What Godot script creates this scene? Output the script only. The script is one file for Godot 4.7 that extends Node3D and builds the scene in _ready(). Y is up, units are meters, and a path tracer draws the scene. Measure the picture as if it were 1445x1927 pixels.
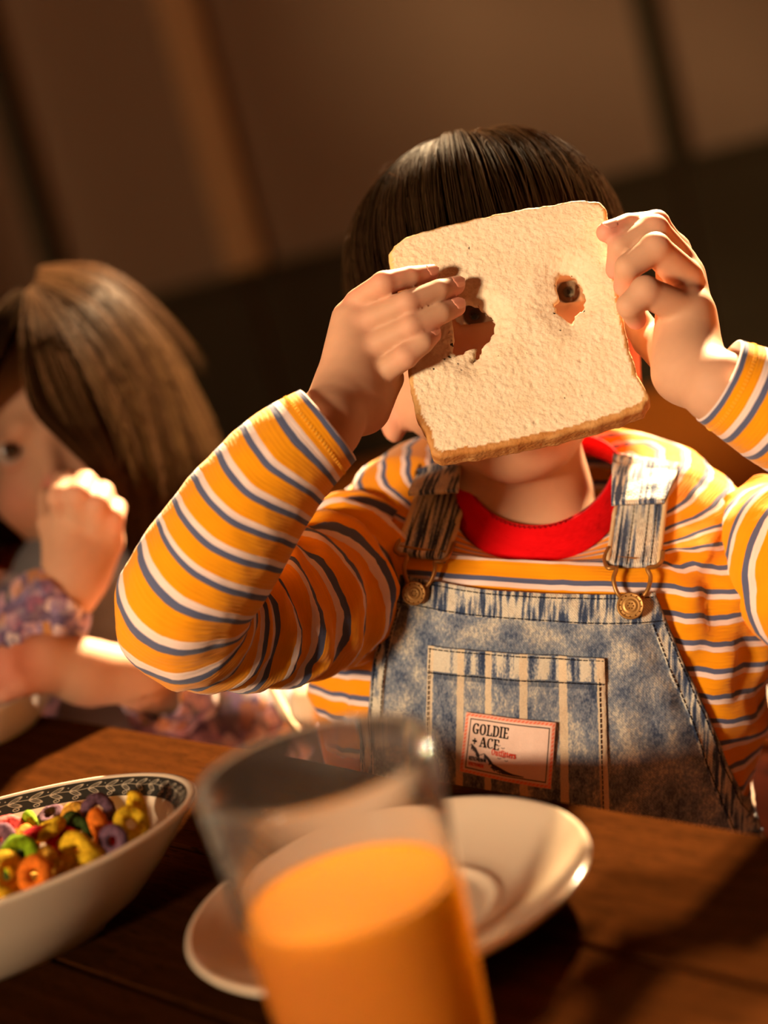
extends Node3D
# A boy looks through a slice of bread with two torn eye holes at a breakfast table. y is up, metres; the floor is y = 0, the table top y = 0.72.

var M := {}
var rng := RandomNumberGenerator.new()
var wave := FastNoiseLite.new()
const TOP := 0.72
const LIN := Color(1, 1, 1)


func _ready() -> void:
	# ---- camera
	var cam := Camera3D.new()
	cam.name = "camera"
	var lens := CameraAttributesPhysical.new()
	lens.frustum_focal_length = 65.31
	lens.exposure_aperture = 3.55
	lens.frustum_focus_distance = 0.94
	lens.frustum_near = 0.05
	lens.frustum_far = 100.0
	cam.attributes = lens
	cam.fov = 30.0
	cam.near = 0.05
	cam.far = 100.0
	cam.transform = Transform3D(Basis(Vector3(0.9681, -0.2444, 0.0546), Vector3(0.2504, 0.9448, -0.2112), Vector3(0, 0.2181, 0.9759)), Vector3(0, 1.05, 0))
	add_child(cam)
	cam.current = true
	# ---- sky and exposure
	var sky_mat := ProceduralSkyMaterial.new()
	sky_mat.sky_top_color = Color(0.42, 0.40, 0.42)
	sky_mat.sky_horizon_color = Color(0.80, 0.58, 0.36)
	sky_mat.ground_bottom_color = Color(0.16, 0.12, 0.08)
	sky_mat.ground_horizon_color = Color(0.50, 0.36, 0.22)
	var sky := Sky.new()
	sky.sky_material = sky_mat
	var env := Environment.new()
	env.background_mode = Environment.BG_SKY
	env.sky = sky
	env.background_energy_multiplier = 0.35
	env.tonemap_mode = Environment.TONE_MAPPER_LINEAR
	env.tonemap_exposure = 0.68
	env.sdfgi_enabled = true
	env.ssao_enabled = true
	env.ssil_enabled = true
	var we := WorldEnvironment.new()
	we.name = "environment"
	we.environment = env
	add_child(we)
	# ---- low evening sun through the windows of the left wall
	var sun := DirectionalLight3D.new()
	sun.name = "sun"
	sun.light_color = Color(1.0, 0.885, 0.73)
	sun.light_energy = 3.2
	sun.light_angular_distance = 9.0
	sun.shadow_enabled = true
	sun.look_at_from_position(Vector3.ZERO, Vector3(0.67, -0.26, -0.70))
	add_child(sun)

	rng.seed = 11
	wave.seed = 5
	wave.frequency = 1.0
	wave.noise_type = FastNoiseLite.TYPE_SIMPLEX_SMOOTH
	make_materials()
	room()
	table()
	bench()
	lamp()
	glass_of_juice()
	plate()
	bowl()
	far_plate()
	bread()
	boy()
	girl()


# ------------------------------------------------------------------ meshes
class Buf:
	var v := PackedVector3Array()
	var n := PackedVector3Array()
	var c := PackedColorArray()
	var uv := PackedVector2Array()
	var i := PackedInt32Array()

	func at(p: Vector3, nn: Vector3, col := Color.WHITE, t := Vector2.ZERO) -> int:
		v.append(p)
		n.append(nn)
		c.append(col)
		uv.append(t)
		return v.size() - 1

	func tri(a: int, b: int, d: int) -> void:
		i.append(a)
		i.append(b)
		i.append(d)

	# rows of points; wrap joins the last column to the first
	func sheet(rows: Array, wrap := false, flip := false, uvs := [], cols := []) -> void:
		var R := rows.size()
		var C: int = rows[0].size()
		var base := v.size()
		var s := -1.0 if flip else 1.0
		for r in R:
			var row: PackedVector3Array = rows[r]
			var up: PackedVector3Array = rows[mini(r + 1, R - 1)]
			var dn: PackedVector3Array = rows[maxi(r - 1, 0)]
			for k in C:
				var k1 := (k + 1) % C if wrap else mini(k + 1, C - 1)
				var k0 := (k + C - 1) % C if wrap else maxi(k - 1, 0)
				var nn := (row[k1] - row[k0]).cross(up[k] - dn[k]) * s
				if nn.length_squared() < 1e-20:
					nn = (up[k1] - up[k0] + dn[k1] - dn[k0]).cross(up[k] - dn[k]) * s
				v.append(row[k])
				n.append(nn.normalized())
				c.append(cols[r][k] if cols else Color.WHITE)
				uv.append(uvs[r][k] if uvs else Vector2(float(k) / C, float(r) / R))
		for r in R - 1:
			for k in (C if wrap else C - 1):
				var a := base + r * C + k
				var b := base + r * C + (k + 1) % C
				i.append_array(PackedInt32Array([a, b, a + C, b, b + C, a + C]))

	func add(o: Buf, x := Transform3D()) -> void:
		var base := v.size()
		for k in o.v.size():
			v.append(x * o.v[k])
			n.append((x.basis * o.n[k]).normalized())
		c.append_array(o.c)
		uv.append_array(o.uv)
		for k in o.i:
			i.append(k + base)

	func box(size: Vector3, at_: Vector3, bev := 0.0, x := Transform3D()) -> void:
		# a box with chamfered edges: three rows round each of the six faces; uv runs along the longest side
		var h := size * 0.5
		var b := minf(bev, minf(h.x, minf(h.y, h.z)) * 0.9)
		var pts := []
		for sx in [-1, 1]:
			for sy in [-1, 1]:
				for sz in [-1, 1]:
					for ax in 3:
						var p := Vector3(sx * h.x, sy * h.y, sz * h.z)
						for o in 3:
							if o != ax:
								p[o] -= signf(p[o]) * b
						pts.append(p)
		var id := func(sx, sy, sz, ax): return (sx * 4 + sy * 2 + sz) * 3 + ax
		var faces := []
		for ax in 3:
			for s in 2:
				var q := []
				for u in [[0, 0], [1, 0], [1, 1], [0, 1]]:
					var k := [0, 0, 0]
					k[ax] = s
					k[(ax + 1) % 3] = u[0]
					k[(ax + 2) % 3] = u[1]
					q.append(id.call(k[0], k[1], k[2], ax))
				faces.append(q)
		if b > 0:
			for ax in 3:
				var a1 := (ax + 1) % 3
				var a2 := (ax + 2) % 3
				for s1 in 2:
					for s2 in 2:
						var lo := [0, 0, 0]
						lo[a1] = s1
						lo[a2] = s2
						var hi := lo.duplicate()
						hi[ax] = 1
						faces.append([id.call(lo[0], lo[1], lo[2], a1), id.call(hi[0], hi[1], hi[2], a1), id.call(hi[0], hi[1], hi[2], a2), id.call(lo[0], lo[1], lo[2], a2)])
			for k in 8:
				faces.append([k * 3, k * 3 + 1, k * 3 + 2])
		for f in faces:
			var nn: Vector3 = (pts[f[1]] - pts[f[0]]).cross(pts[f[2]] - pts[f[0]]).normalized()
			if nn.dot(pts[f[0]]) < 0:
				nn = -nn
			var ids := []
			for k in f:
				var p: Vector3 = pts[k]
				var t := Vector2(p.x, p.y)
				var w := nn.abs()
				if w.y > w.x and w.y > w.z:
					t = Vector2(p.x, p.z)
				elif w.x > w.z:
					t = Vector2(p.z, p.y)
				ids.append(at(x * (p + at_), (x.basis * nn).normalized(), Color.WHITE, t))
			for k in range(2, ids.size()):
				tri(ids[0], ids[k - 1], ids[k])

	func lathe(profile: Array, seg := 64, sx := 1.0, sz := 1.0, closed := false) -> void:
		# profile: Vector2(radius, height), outside going up then in; flipped so that normals point to the right of the path's left
		var rows := []
		var uvs := []
		var dist := 0.0
		for k in profile.size():
			var p: Vector2 = profile[k]
			if k:
				dist += p.distance_to(profile[k - 1])
			var row := PackedVector3Array()
			var ur := PackedVector2Array()
			for s in seg + 1:
				var t := TAU * s / seg
				row.append(Vector3(p.x * cos(t) * sx, p.y, p.x * sin(t) * sz))
				ur.append(Vector2(float(s) / seg, dist))
			rows.append(row)
			uvs.append(ur)
		var b0 := v.size()
		sheet(rows, false, true, uvs)
		# seamless normals
		for r in rows.size():
			var a := b0 + r * (seg + 1)
			var m := (n[a] + n[a + seg]).normalized()
			n[a] = m
			n[a + seg] = m

	func mesh() -> ArrayMesh:
		# front faces run clockwise
		var j := i
		for k in range(0, j.size(), 3):
			var a := j[k]
			var b := j[k + 1]
			var d := j[k + 2]
			if (v[b] - v[a]).cross(v[d] - v[a]).dot(n[a] + n[b] + n[d]) > 0:
				j[k + 1] = d
				j[k + 2] = b
		var arr := []
		arr.resize(Mesh.ARRAY_MAX)
		arr[Mesh.ARRAY_VERTEX] = v
		arr[Mesh.ARRAY_NORMAL] = n
		arr[Mesh.ARRAY_COLOR] = c
		arr[Mesh.ARRAY_TEX_UV] = uv
		arr[Mesh.ARRAY_INDEX] = j
		var me := ArrayMesh.new()
		me.add_surface_from_arrays(Mesh.PRIMITIVE_TRIANGLES, arr)
		return me


# a field of distances on a grid, and its surface as one vertex per crossed cell
class Field:
	var lo: Vector3
	var h: float
	var nx: int
	var ny: int
	var nz: int
	var f := PackedFloat32Array()

	func _init(a: Vector3, b: Vector3, step: float) -> void:
		lo = a
		h = step
		nx = int(ceil((b.x - a.x) / h)) + 1
		ny = int(ceil((b.y - a.y) / h)) + 1
		nz = int(ceil((b.z - a.z) / h)) + 1
		f.resize(nx * ny * nz)
		f.fill(0.05)

	func span(a: Vector3, b: Vector3) -> Array:
		var p := (a - lo) / h
		var q := (b - lo) / h
		return [clampi(int(p.x), 0, nx - 1), clampi(int(q.x) + 1, 0, nx - 1), clampi(int(p.y), 0, ny - 1), clampi(int(q.y) + 1, 0, ny - 1), clampi(int(p.z), 0, nz - 1), clampi(int(q.z) + 1, 0, nz - 1)]

	func mix(at_: int, d: float, k: float) -> void:
		var e := f[at_]
		var g := maxf(k - absf(d - e), 0.0) / k
		f[at_] = minf(d, e) - g * g * k * 0.25

	func capsule(a: Vector3, b: Vector3, ra: float, rb: float, k := 0.002) -> void:
		var r := Vector3.ONE * (maxf(ra, rb) + k + 3.0 * h)
		var s := span(a.min(b) - r, a.max(b) + r)
		var ab := b - a
		var l2 := maxf(ab.length_squared(), 1e-12)
		for z in range(s[4], s[5] + 1):
			for y in range(s[2], s[3] + 1):
				var o := (z * ny + y) * nx
				for x in range(s[0], s[1] + 1):
					var p := lo + Vector3(x, y, z) * h - a
					var t := clampf(p.dot(ab) / l2, 0.0, 1.0)
					mix(o + x, (p - ab * t).length() - lerpf(ra, rb, t), k)

	func ball(c: Vector3, r: Vector3, k := 0.002, turn := Basis(), cut := false) -> void:
		var m := Vector3.ONE * (maxf(r.x, maxf(r.y, r.z)) + k + 3.0 * h)
		var s := span(c - m, c + m)
		var inv := turn.transposed()
		for z in range(s[4], s[5] + 1):
			for y in range(s[2], s[3] + 1):
				var o := (z * ny + y) * nx
				for x in range(s[0], s[1] + 1):
					var p := inv * (lo + Vector3(x, y, z) * h - c)
					var k0 := (p / r).length()
					var k1 := (p / (r * r)).length()
					var d := k0 * (k0 - 1.0) / maxf(k1, 1e-6)
					if cut:
						var e := -f[o + x]
						var g := maxf(k - absf(d - e), 0.0) / k
						f[o + x] = -(minf(d, e) - g * g * k * 0.25)
					else:
						mix(o + x, d, k)

	func surface(out: Buf, x_: Transform3D, col := Color.WHITE) -> void:
		var id := PackedInt32Array()
		id.resize(f.size())
		id.fill(-1)
		var sy := nx
		var sz := nx * ny
		var offs := [0, 1, sy, sy + 1, sz, sz + 1, sz + sy, sz + sy + 1]
		var rot := x_.basis.orthonormalized()
		for z in nz - 1:
			for y in ny - 1:
				var o := (z * ny + y) * nx
				for x in nx - 1:
					var a := o + x
					var q0 := f[a]
					if absf(q0) > 2.0 * h:
						continue
					var q := [q0, f[a + 1], f[a + sy], f[a + sy + 1], f[a + sz], f[a + sz + 1], f[a + sz + sy], f[a + sz + sy + 1]]
					var m := 0
					for k in 8:
						if q[k] < 0.0:
							m |= 1 << k
					if m == 0 or m == 255:
						continue
					var sum := Vector3.ZERO
					var cnt := 0
					for k in 8:
						for ax in 3:
							var k2: int = k | (1 << ax)
							if k2 == k:
								continue
							if (q[k] < 0.0) != (q[k2] < 0.0):
								var t: float = q[k] / (q[k] - q[k2])
								var p := Vector3(k & 1, (k >> 1) & 1, (k >> 2) & 1)
								p[ax] += t
								sum += p
								cnt += 1
					sum /= cnt
					var g := Vector3(q[1] + q[3] + q[5] + q[7] - q[0] - q[2] - q[4] - q[6], q[2] + q[3] + q[6] + q[7] - q[0] - q[1] - q[4] - q[5], q[4] + q[5] + q[6] + q[7] - q[0] - q[1] - q[2] - q[3])
					if x > 0 and y > 0 and z > 0 and x < nx - 2 and y < ny - 2 and z < nz - 2:
						var w := sum
						for ax in 3:
							var st: int = [1, sy, sz][ax]
							var acc := 0.0
							for k in 8:
								var wt := (w.x if k & 1 else 1.0 - w.x) * (w.y if k & 2 else 1.0 - w.y) * (w.z if k & 4 else 1.0 - w.z)
								var b: int = a + offs[k]
								acc += wt * (f[b + st] - f[b - st])
							g[ax] = acc
					id[a] = out.at(x_ * (lo + (Vector3(x, y, z) + sum) * h), (rot * g).normalized(), col)
		for z in range(1, nz - 1):
			for y in range(1, ny - 1):
				var o := (z * ny + y) * nx
				for x in range(1, nx - 1):
					var a := o + x
					var q := f[a]
					if absf(q) > 2.0 * h:
						continue
					if (q < 0.0) != (f[a + 1] < 0.0):
						quad(out, id[a], id[a - sy], id[a - sy - sz], id[a - sz])
					if (q < 0.0) != (f[a + sy] < 0.0):
						quad(out, id[a], id[a - 1], id[a - 1 - sz], id[a - sz])
					if (q < 0.0) != (f[a + sz] < 0.0):
						quad(out, id[a], id[a - 1], id[a - 1 - sy], id[a - sy])

	func quad(out: Buf, a: int, b: int, c: int, d: int) -> void:
		if a < 0 or b < 0 or c < 0 or d < 0:
			return
		out.i.append_array(PackedInt32Array([a, b, c, a, c, d]))


func thing(called: String, label: String, category: String, where := Vector3.ZERO, group := "") -> Node3D:
	var o := Node3D.new()
	o.name = called
	o.position = where
	add_child(o, true)
	return tag(o, label, category, group)


func tag(o: Node3D, label: String, category: String, group := "") -> Node3D:
	o.set_meta("label", label)
	o.set_meta("category", category)
	if group:
		o.set_meta("group", group)
	return o


func obj(called: String, me: Mesh, m: Material, parent: Node = self, x := Transform3D()) -> MeshInstance3D:
	var o := MeshInstance3D.new()
	o.name = called
	o.mesh = me
	o.material_override = m
	o.transform = x
	o.cast_shadow = GeometryInstance3D.SHADOW_CASTING_SETTING_ON
	parent.add_child(o, true)
	return o


func struct(called: String, me: Mesh, m: Material, parent: Node = self, x := Transform3D()) -> MeshInstance3D:
	var o := obj(called, me, m, parent, x)
	if parent == self:
		o.set_meta("kind", "structure")
	return o


func curve(pts: Array, n: int) -> Array:
	# Catmull-Rom through Vector4-like arrays [Vector3, radius]
	var out := []
	var last := pts.size() - 1
	for k in n:
		var t := float(k) / (n - 1) * last
		var s := mini(int(t), last - 1)
		var u := t - s
		var p0 = pts[maxi(s - 1, 0)]
		var p1 = pts[s]
		var p2 = pts[s + 1]
		var p3 = pts[mini(s + 2, last)]
		if p1 is Array:
			out.append([cr(p0[0], p1[0], p2[0], p3[0], u), cr(p0[1], p1[1], p2[1], p3[1], u)])
		else:
			out.append(cr(p0, p1, p2, p3, u))
	return out


func cr(a, b, c, d, t: float):
	return 0.5 * (2.0 * b + (c - a) * t + (2.0 * a - 5.0 * b + 4.0 * c - d) * t * t + (3.0 * b - a - 3.0 * c + d) * t * t * t)


func wire(b: Buf, pts: Array, r: float, sides := 8, closed := false) -> void:
	var rows := []
	var n := pts.size()
	var ref := Vector3(0.13, 0.31, 0.94)
	for k in n:
		var d: Vector3 = (pts[(k + 1) % n] - pts[(k + n - 1) % n]) if closed else (pts[mini(k + 1, n - 1)] - pts[maxi(k - 1, 0)])
		d = d.normalized()
		var s := ref.cross(d).normalized()
		ref = d.cross(s)
		var row := PackedVector3Array()
		for q in sides:
			var t := TAU * q / sides
			row.append(pts[k] + (s * cos(t) + ref * sin(t)) * r)
		rows.append(row)
	if closed:
		rows.append(rows[0])
	else:
		var first := PackedVector3Array()
		var end := PackedVector3Array()
		for q in sides:
			first.append(pts[0])
			end.append(pts[n - 1])
		rows.push_front(first)
		rows.push_back(end)
	b.sheet(rows, true, false)


func srgb(c: Color) -> Color:
	return c.linear_to_srgb()


func mat(called: String, c: Color, rough := 0.6, spec := 0.5) -> StandardMaterial3D:
	var m := StandardMaterial3D.new()
	m.resource_name = called
	m.albedo_color = c
	m.roughness = rough
	m.metallic_specular = spec
	M[called] = m
	return m


func tex(im: Image) -> ImageTexture:
	return ImageTexture.create_from_image(im)


func noise_tex(f: float, oct := 4, size := 256, seed_ := 1, cellular := false) -> ImageTexture:
	var n := FastNoiseLite.new()
	n.seed = seed_
	n.frequency = f
	n.fractal_octaves = oct
	if cellular:
		n.noise_type = FastNoiseLite.TYPE_CELLULAR
	return tex(n.get_seamless_image(size, size))


# ------------------------------------------------------------------ materials
func lerp3(a: Color, b: Color, t: float) -> Color:
	return a.lerp(b, clampf(t, 0.0, 1.0))


func make_materials() -> void:
	var m := mat("plaster", Color(0.36, 0.275, 0.195), 0.9, 0.3)
	mat("wainscot_paint", Color(0.15, 0.115, 0.055), 0.7, 0.2)
	mat("trim_paint", Color(0.47, 0.34, 0.19), 0.55, 0.4)
	mat("ceiling_paint", Color(0.62, 0.55, 0.46), 0.9, 0.3)
	# woods
	m = mat("floor_wood", Color.WHITE, 0.55, 0.2)
	m.albedo_texture = wood_tex(Color(0.92, 0.52, 0.16), Color(0.74, 0.37, 0.10), 3)
	m = mat("table_wood", Color.WHITE, 0.6, 0.0)
	m.albedo_texture = wood_tex(Color(0.255, 0.130, 0.040), Color(0.155, 0.074, 0.022), 8)
	m.uv1_scale = Vector3(1.4, 6.0, 1)
	m.normal_enabled = true
	m.normal_texture = bump_tex(0.05, 3, 9, 2.0)
	m.normal_scale = 0.15
	m = mat("bench_wood", Color.WHITE, 0.5, 0.4)
	m.albedo_texture = wood_tex(Color(0.32, 0.15, 0.07), Color(0.20, 0.085, 0.04), 5)
	# ceramics and glass
	m = mat("porcelain", Color(0.88, 0.80, 0.70), 0.12, 0.5)
	m.clearcoat_enabled = true
	m.clearcoat = 0.6
	m.clearcoat_roughness = 0.05
	m = mat("porcelain_band", Color.WHITE, 0.15, 0.5)
	m.albedo_texture = tex(band_image())
	m.clearcoat_enabled = true
	m.clearcoat = 0.6
	m.clearcoat_roughness = 0.05
	m = mat("clear_glass", Color(1.0, 1.0, 1.0, 0.02), 0.0, 0.5)
	m.transparency = BaseMaterial3D.TRANSPARENCY_ALPHA
	m.refraction_enabled = true
	m.refraction_scale = 0.05
	m = mat("window_pane", Color(1, 1, 1, 0.03), 0.02, 0.5)
	m.transparency = BaseMaterial3D.TRANSPARENCY_ALPHA
	m = mat("orange_juice", Color(1.0, 0.62, 0.0), 0.25, 0.15)
	# bread
	m = mat("crumb", Color.WHITE, 0.92, 0.2)
	m.vertex_color_use_as_albedo = true
	m.normal_enabled = true
	m.normal_texture = bump_tex(0.045, 4, 21, 5.0)
	m.normal_scale = 0.6
	m.uv1_triplanar = true
	m.uv1_scale = Vector3.ONE * 28.0
	m = mat("crust", Color.WHITE, 0.7, 0.35)
	m.vertex_color_use_as_albedo = true
	m.normal_enabled = true
	m.normal_texture = bump_tex(0.06, 4, 22, 4.0)
	m.normal_scale = 0.6
	m.uv1_triplanar = true
	m.uv1_scale = Vector3.ONE * 28.0
	# people
	m = mat("skin", Color.WHITE, 0.60, 0.3)
	m.vertex_color_use_as_albedo = true
	m.subsurf_scatter_enabled = true
	m.subsurf_scatter_strength = 0.12
	mat("fingernail", Color(0.90, 0.62, 0.52), 0.22, 0.5)
	m = mat("eyeball", Color.WHITE, 0.05, 0.5)
	m.vertex_color_use_as_albedo = true
	m = mat("hair_strands", Color.WHITE, 0.42, 0.06)
	m.vertex_color_use_as_albedo = true
	m.backlight_enabled = true
	m.backlight = Color(1.0, 0.95, 0.88)
	mat("hair_base", Color(0.09, 0.05, 0.028), 0.6, 0.3)
	# clothes
	m = cloth("striped_cotton", Color.WHITE, 60.0, 0.45)
	m.albedo_texture = tex(stripe_image())
	m = cloth("red_rib", Color(0.80, 0.02, 0.05), 60.0, 0.5)
	m = cloth("yellow_thread", Color(0.95, 0.72, 0.25), 40.0, 0.2)
	m = cloth("denim", Color.WHITE, 60.0, 0.35)
	m.albedo_texture = tex(denim_image(false, 640, 4))
	m.uv1_scale = Vector3(6.0, 6.0, 1)
	m = cloth("denim_hem", Color.WHITE, 60.0, 0.5)
	m.albedo_texture = tex(denim_image(true, 384, 12))
	m.uv1_scale = Vector3(10.0, 10.0, 1)
	m = cloth("denim_pocket", Color.WHITE, 60.0, 0.35)
	m.albedo_texture = tex(pocket_image())
	m = cloth("navy_thread", Color(0.10, 0.11, 0.16), 40.0, 0.2)
	m = cloth("worn_thread", Color(0.80, 0.70, 0.55), 40.0, 0.2)
	m = cloth("label_cloth", Color.WHITE, 80.0, 0.2)
	m.albedo_texture = tex(label_image())
	mat("label_ink", Color(0.10, 0.08, 0.08), 0.8, 0.2)
	mat("label_red_ink", Color(0.88, 0.24, 0.10), 0.8, 0.2)
	m = mat("aged_brass", Color(0.60, 0.43, 0.22), 0.42, 0.5)
	m.metallic = 0.65
	m = cloth("floral_cotton", Color.WHITE, 60.0, 0.3)
	m.albedo_texture = tex(floral_image())
	m.uv1_triplanar = true
	m.uv1_scale = Vector3.ONE * 7.0
	cloth("grey_knit", Color(0.50, 0.50, 0.52), 30.0, 1.0)
	cloth("cream_ribbon", Color(0.88, 0.80, 0.68), 40.0, 0.3)
	# cereal
	for e in [["purple", Color(0.44, 0.31, 0.37)], ["yellow", Color(0.93, 0.74, 0.16)], ["tan", Color(0.84, 0.62, 0.22)], ["orange", Color(0.92, 0.47, 0.13)], ["red", Color(0.80, 0.16, 0.17)], ["pink", Color(0.92, 0.40, 0.38)], ["green", Color(0.53, 0.66, 0.10)], ["dark_green", Color(0.22, 0.28, 0.10)]]:
		m = mat("cereal_" + e[0], e[1], 0.85, 0.2)
		m.albedo_texture = speck_tex()
		m.uv1_triplanar = true
		m.uv1_scale = Vector3.ONE * 60.0
		m.normal_enabled = true
		m.normal_texture = M["crumb"].normal_texture
		m.normal_scale = 0.7
	# lamp
	mat("black_metal", Color(0.06, 0.06, 0.06), 0.4, 0.5).metallic = 0.6
	m = mat("bulb_glow", Color(1, 0.9, 0.7), 0.3, 0.5)
	m.emission_enabled = true
	m.emission = Color(1.0, 0.80, 0.52)
	m.emission_energy_multiplier = 25.0


var specks: ImageTexture


func speck_tex() -> ImageTexture:
	if specks == null:
		var n := FastNoiseLite.new()
		n.frequency = 0.05
		n.seed = 77
		var im := n.get_seamless_image(128, 128)
		im.convert(Image.FORMAT_RGB8)
		for y in 128:
			for x in 128:
				var g := im.get_pixel(x, y).r
				im.set_pixel(x, y, Color.WHITE * lerpf(0.78, 1.0, smoothstep(0.25, 0.75, g)))
		specks = tex(im)
	return specks


func bump_tex(f: float, oct: int, seed_: int, strength: float) -> ImageTexture:
	var n := FastNoiseLite.new()
	n.seed = seed_
	n.frequency = f
	n.fractal_octaves = oct
	var im := n.get_seamless_image(256, 256)
	im.convert(Image.FORMAT_RGBA8)
	im.bump_map_to_normal_map(strength)
	return tex(im)


var knit: ImageTexture


func cloth(called: String, c: Color, scale_: float, amount: float) -> StandardMaterial3D:
	var m := mat(called, c, 0.88, 0.2)
	if knit == null:
		var im := Image.create(128, 128, false, Image.FORMAT_RGBA8)
		for y in 128:
			for x in 128:
				var a := sin(TAU * x / 16.0) * 0.5 + 0.5
				var b := sin(TAU * (y / 16.0 + 0.5 * float(int(x / 16.0) % 2))) * 0.5 + 0.5
				var g := 0.25 + 0.5 * a * b + 0.25 * rng.randf()
				im.set_pixel(x, y, Color(g, g, g))
		im.bump_map_to_normal_map(2.5)
		knit = tex(im)
	m.normal_enabled = true
	m.normal_texture = knit
	m.normal_scale = amount
	m.rim_enabled = true
	m.rim = 0.35
	m.rim_tint = 0.6
	# the weave rides on the second set of coordinates by way of its own triplanar scale
	m.uv1_triplanar = false
	return m


func wood_tex(a: Color, b: Color, seed_: int) -> ImageTexture:
	var n := FastNoiseLite.new()
	n.seed = seed_
	n.frequency = 1.0
	n.fractal_octaves = 3
	var W := 384
	var H := 384
	var im := Image.create(W, H, false, Image.FORMAT_RGB8)
	for y in H:
		var yy := float(y) / H
		for x in W:
			var xx := float(x) / W
			# mirror so that the repeat has no jump
			var px := absf(xx - 0.5) * 2.0
			var py := absf(yy - 0.5) * 2.0
			var warp := n.get_noise_2d(px * 1.6, py * 2.5) * 0.7
			var ring := 0.5 + 0.5 * sin((py * 9.0 + warp * 0.9) * TAU * 0.7)
			var grain := n.get_noise_2d(px * 6.0 + 30.0, py * 90.0) * 0.5 + 0.5
			var pore := n.get_noise_2d(px * 14.0, py * 200.0 + 50.0)
			var t := ring * 0.22 + grain * 0.78
			var c := a.lerp(b, t)
			if pore > 0.38:
				c = c.darkened(0.35)
			im.set_pixel(x, y, c)
	return tex(im)


func stripe_image() -> Image:
	var im := Image.create(64, 512, false, Image.FORMAT_RGB8)
	var yellow := Color(0.90, 0.575, 0.045)
	var white := Color(0.90, 0.80, 0.77)
	var blue := Color(0.335, 0.355, 0.47)
	for y in 512:
		var v := (y + 0.5) / 512.0
		var c := yellow
		var e := 0.008
		c = yellow.lerp(white, smoothstep(0.60 - e, 0.60 + e, v))
		c = c.lerp(blue, smoothstep(0.80 - e, 0.80 + e, v))
		if v > 0.992:
			c = c.lerp(yellow, 0.5)
		for x in 64:
			var g := 0.93 + 0.10 * rng.randf()
			im.set_pixel(x, y, Color(c.r * g, c.g * g, c.b * g))
	return im


func denim_value(x: float, y: float, hem: bool, s: int) -> Color:
	var o := s * 37.0
	var n1 := wave.get_noise_2d(x * 9.0 + o, y * 7.0) * 0.5 + 0.5
	var n2 := wave.get_noise_2d(x * 95.0 + o, y * 46.0) * 0.5 + 0.5
	var n3 := wave.get_noise_2d(x * 330.0, y * 170.0 + o) * 0.5 + 0.5
	var t := 0.42 * n1 + 0.28 * n2 + 0.30 * n3
	if hem:
		var st := wave.get_noise_2d(x * 42.0 + o, y * 5.0) * 0.5 + 0.5
		t = smoothstep(0.20, 0.76, 0.26 * n1 + 0.56 * st + 0.18 * n3)
	t = smoothstep(0.19, 0.77, t)
	var navy := Color(0.20, 0.25, 0.36)
	var mid := Color(0.47, 0.50, 0.56)
	var pale := Color(0.82, 0.78, 0.71)
	return navy.lerp(mid, smoothstep(0.0, 0.5, t)).lerp(pale, smoothstep(0.45, 1.0, t))


func denim_image(hem: bool, size: int, s: int) -> Image:
	var im := Image.create(size, size, false, Image.FORMAT_RGB8)
	for y in size:
		for x in size:
			var px := float(x) / size
			var py := float(y) / size
			# mirrored repeat
			var c := denim_value(absf(px - 0.5) * 2.0 * (0.5 if not hem else 0.35), absf(py - 0.5) * 2.0 * (0.5 if not hem else 0.35), hem, s)
			var tw := fmod(float(x) + float(y), 5.0) / 5.0
			var g := 0.80 + 0.28 * absf(tw - 0.5) * 2.0 + (rng.randf() - 0.5) * 0.22
			im.set_pixel(x, y, Color(c.r * g, c.g * g, c.b * g))
	return im


func pocket_image() -> Image:
	var W := 512
	var H := 384
	var im := Image.create(W, H, false, Image.FORMAT_RGB8)
	var edges := [[0.0, 0.035], [0.175, 0.215], [0.335, 0.372], [0.528, 0.572], [0.745, 0.79], [0.955, 1.0]]
	for y in H:
		for x in W:
			var u := (x + 0.5) / W
			var v := (y + 0.5) / H
			var c := denim_value(u * 0.28 + 3.0, v * 0.22 + 1.0, v < 0.15, 9)
			# darker dye worn round the seams
			if absf(v - 0.175) < 0.025:
				c = c.lerp(Color(0.13, 0.17, 0.26), 0.55 * (wave.get_noise_2d(u * 60.0, 3.0) * 0.5 + 0.6))
			var wob := wave.get_noise_2d(v * 22.0, u * 5.0) * 0.004
			for e in edges:
				if u + wob > e[0] and u + wob < e[1]:
					c = c.lerp(Color(0.86, 0.77, 0.65), 0.9)
			var g := 0.86 + 0.2 * absf(fmod(float(x) + float(y), 5.0) / 5.0 - 0.5) * 2.0 + (rng.randf() - 0.5) * 0.16
			im.set_pixel(x, y, Color(c.r * g, c.g * g, c.b * g))
	return im


func seg_dist(p: Vector2, a: Vector2, b: Vector2) -> float:
	var ab := b - a
	return p.distance_to(a + ab * clampf((p - a).dot(ab) / maxf(ab.length_squared(), 1e-9), 0.0, 1.0))


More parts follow.
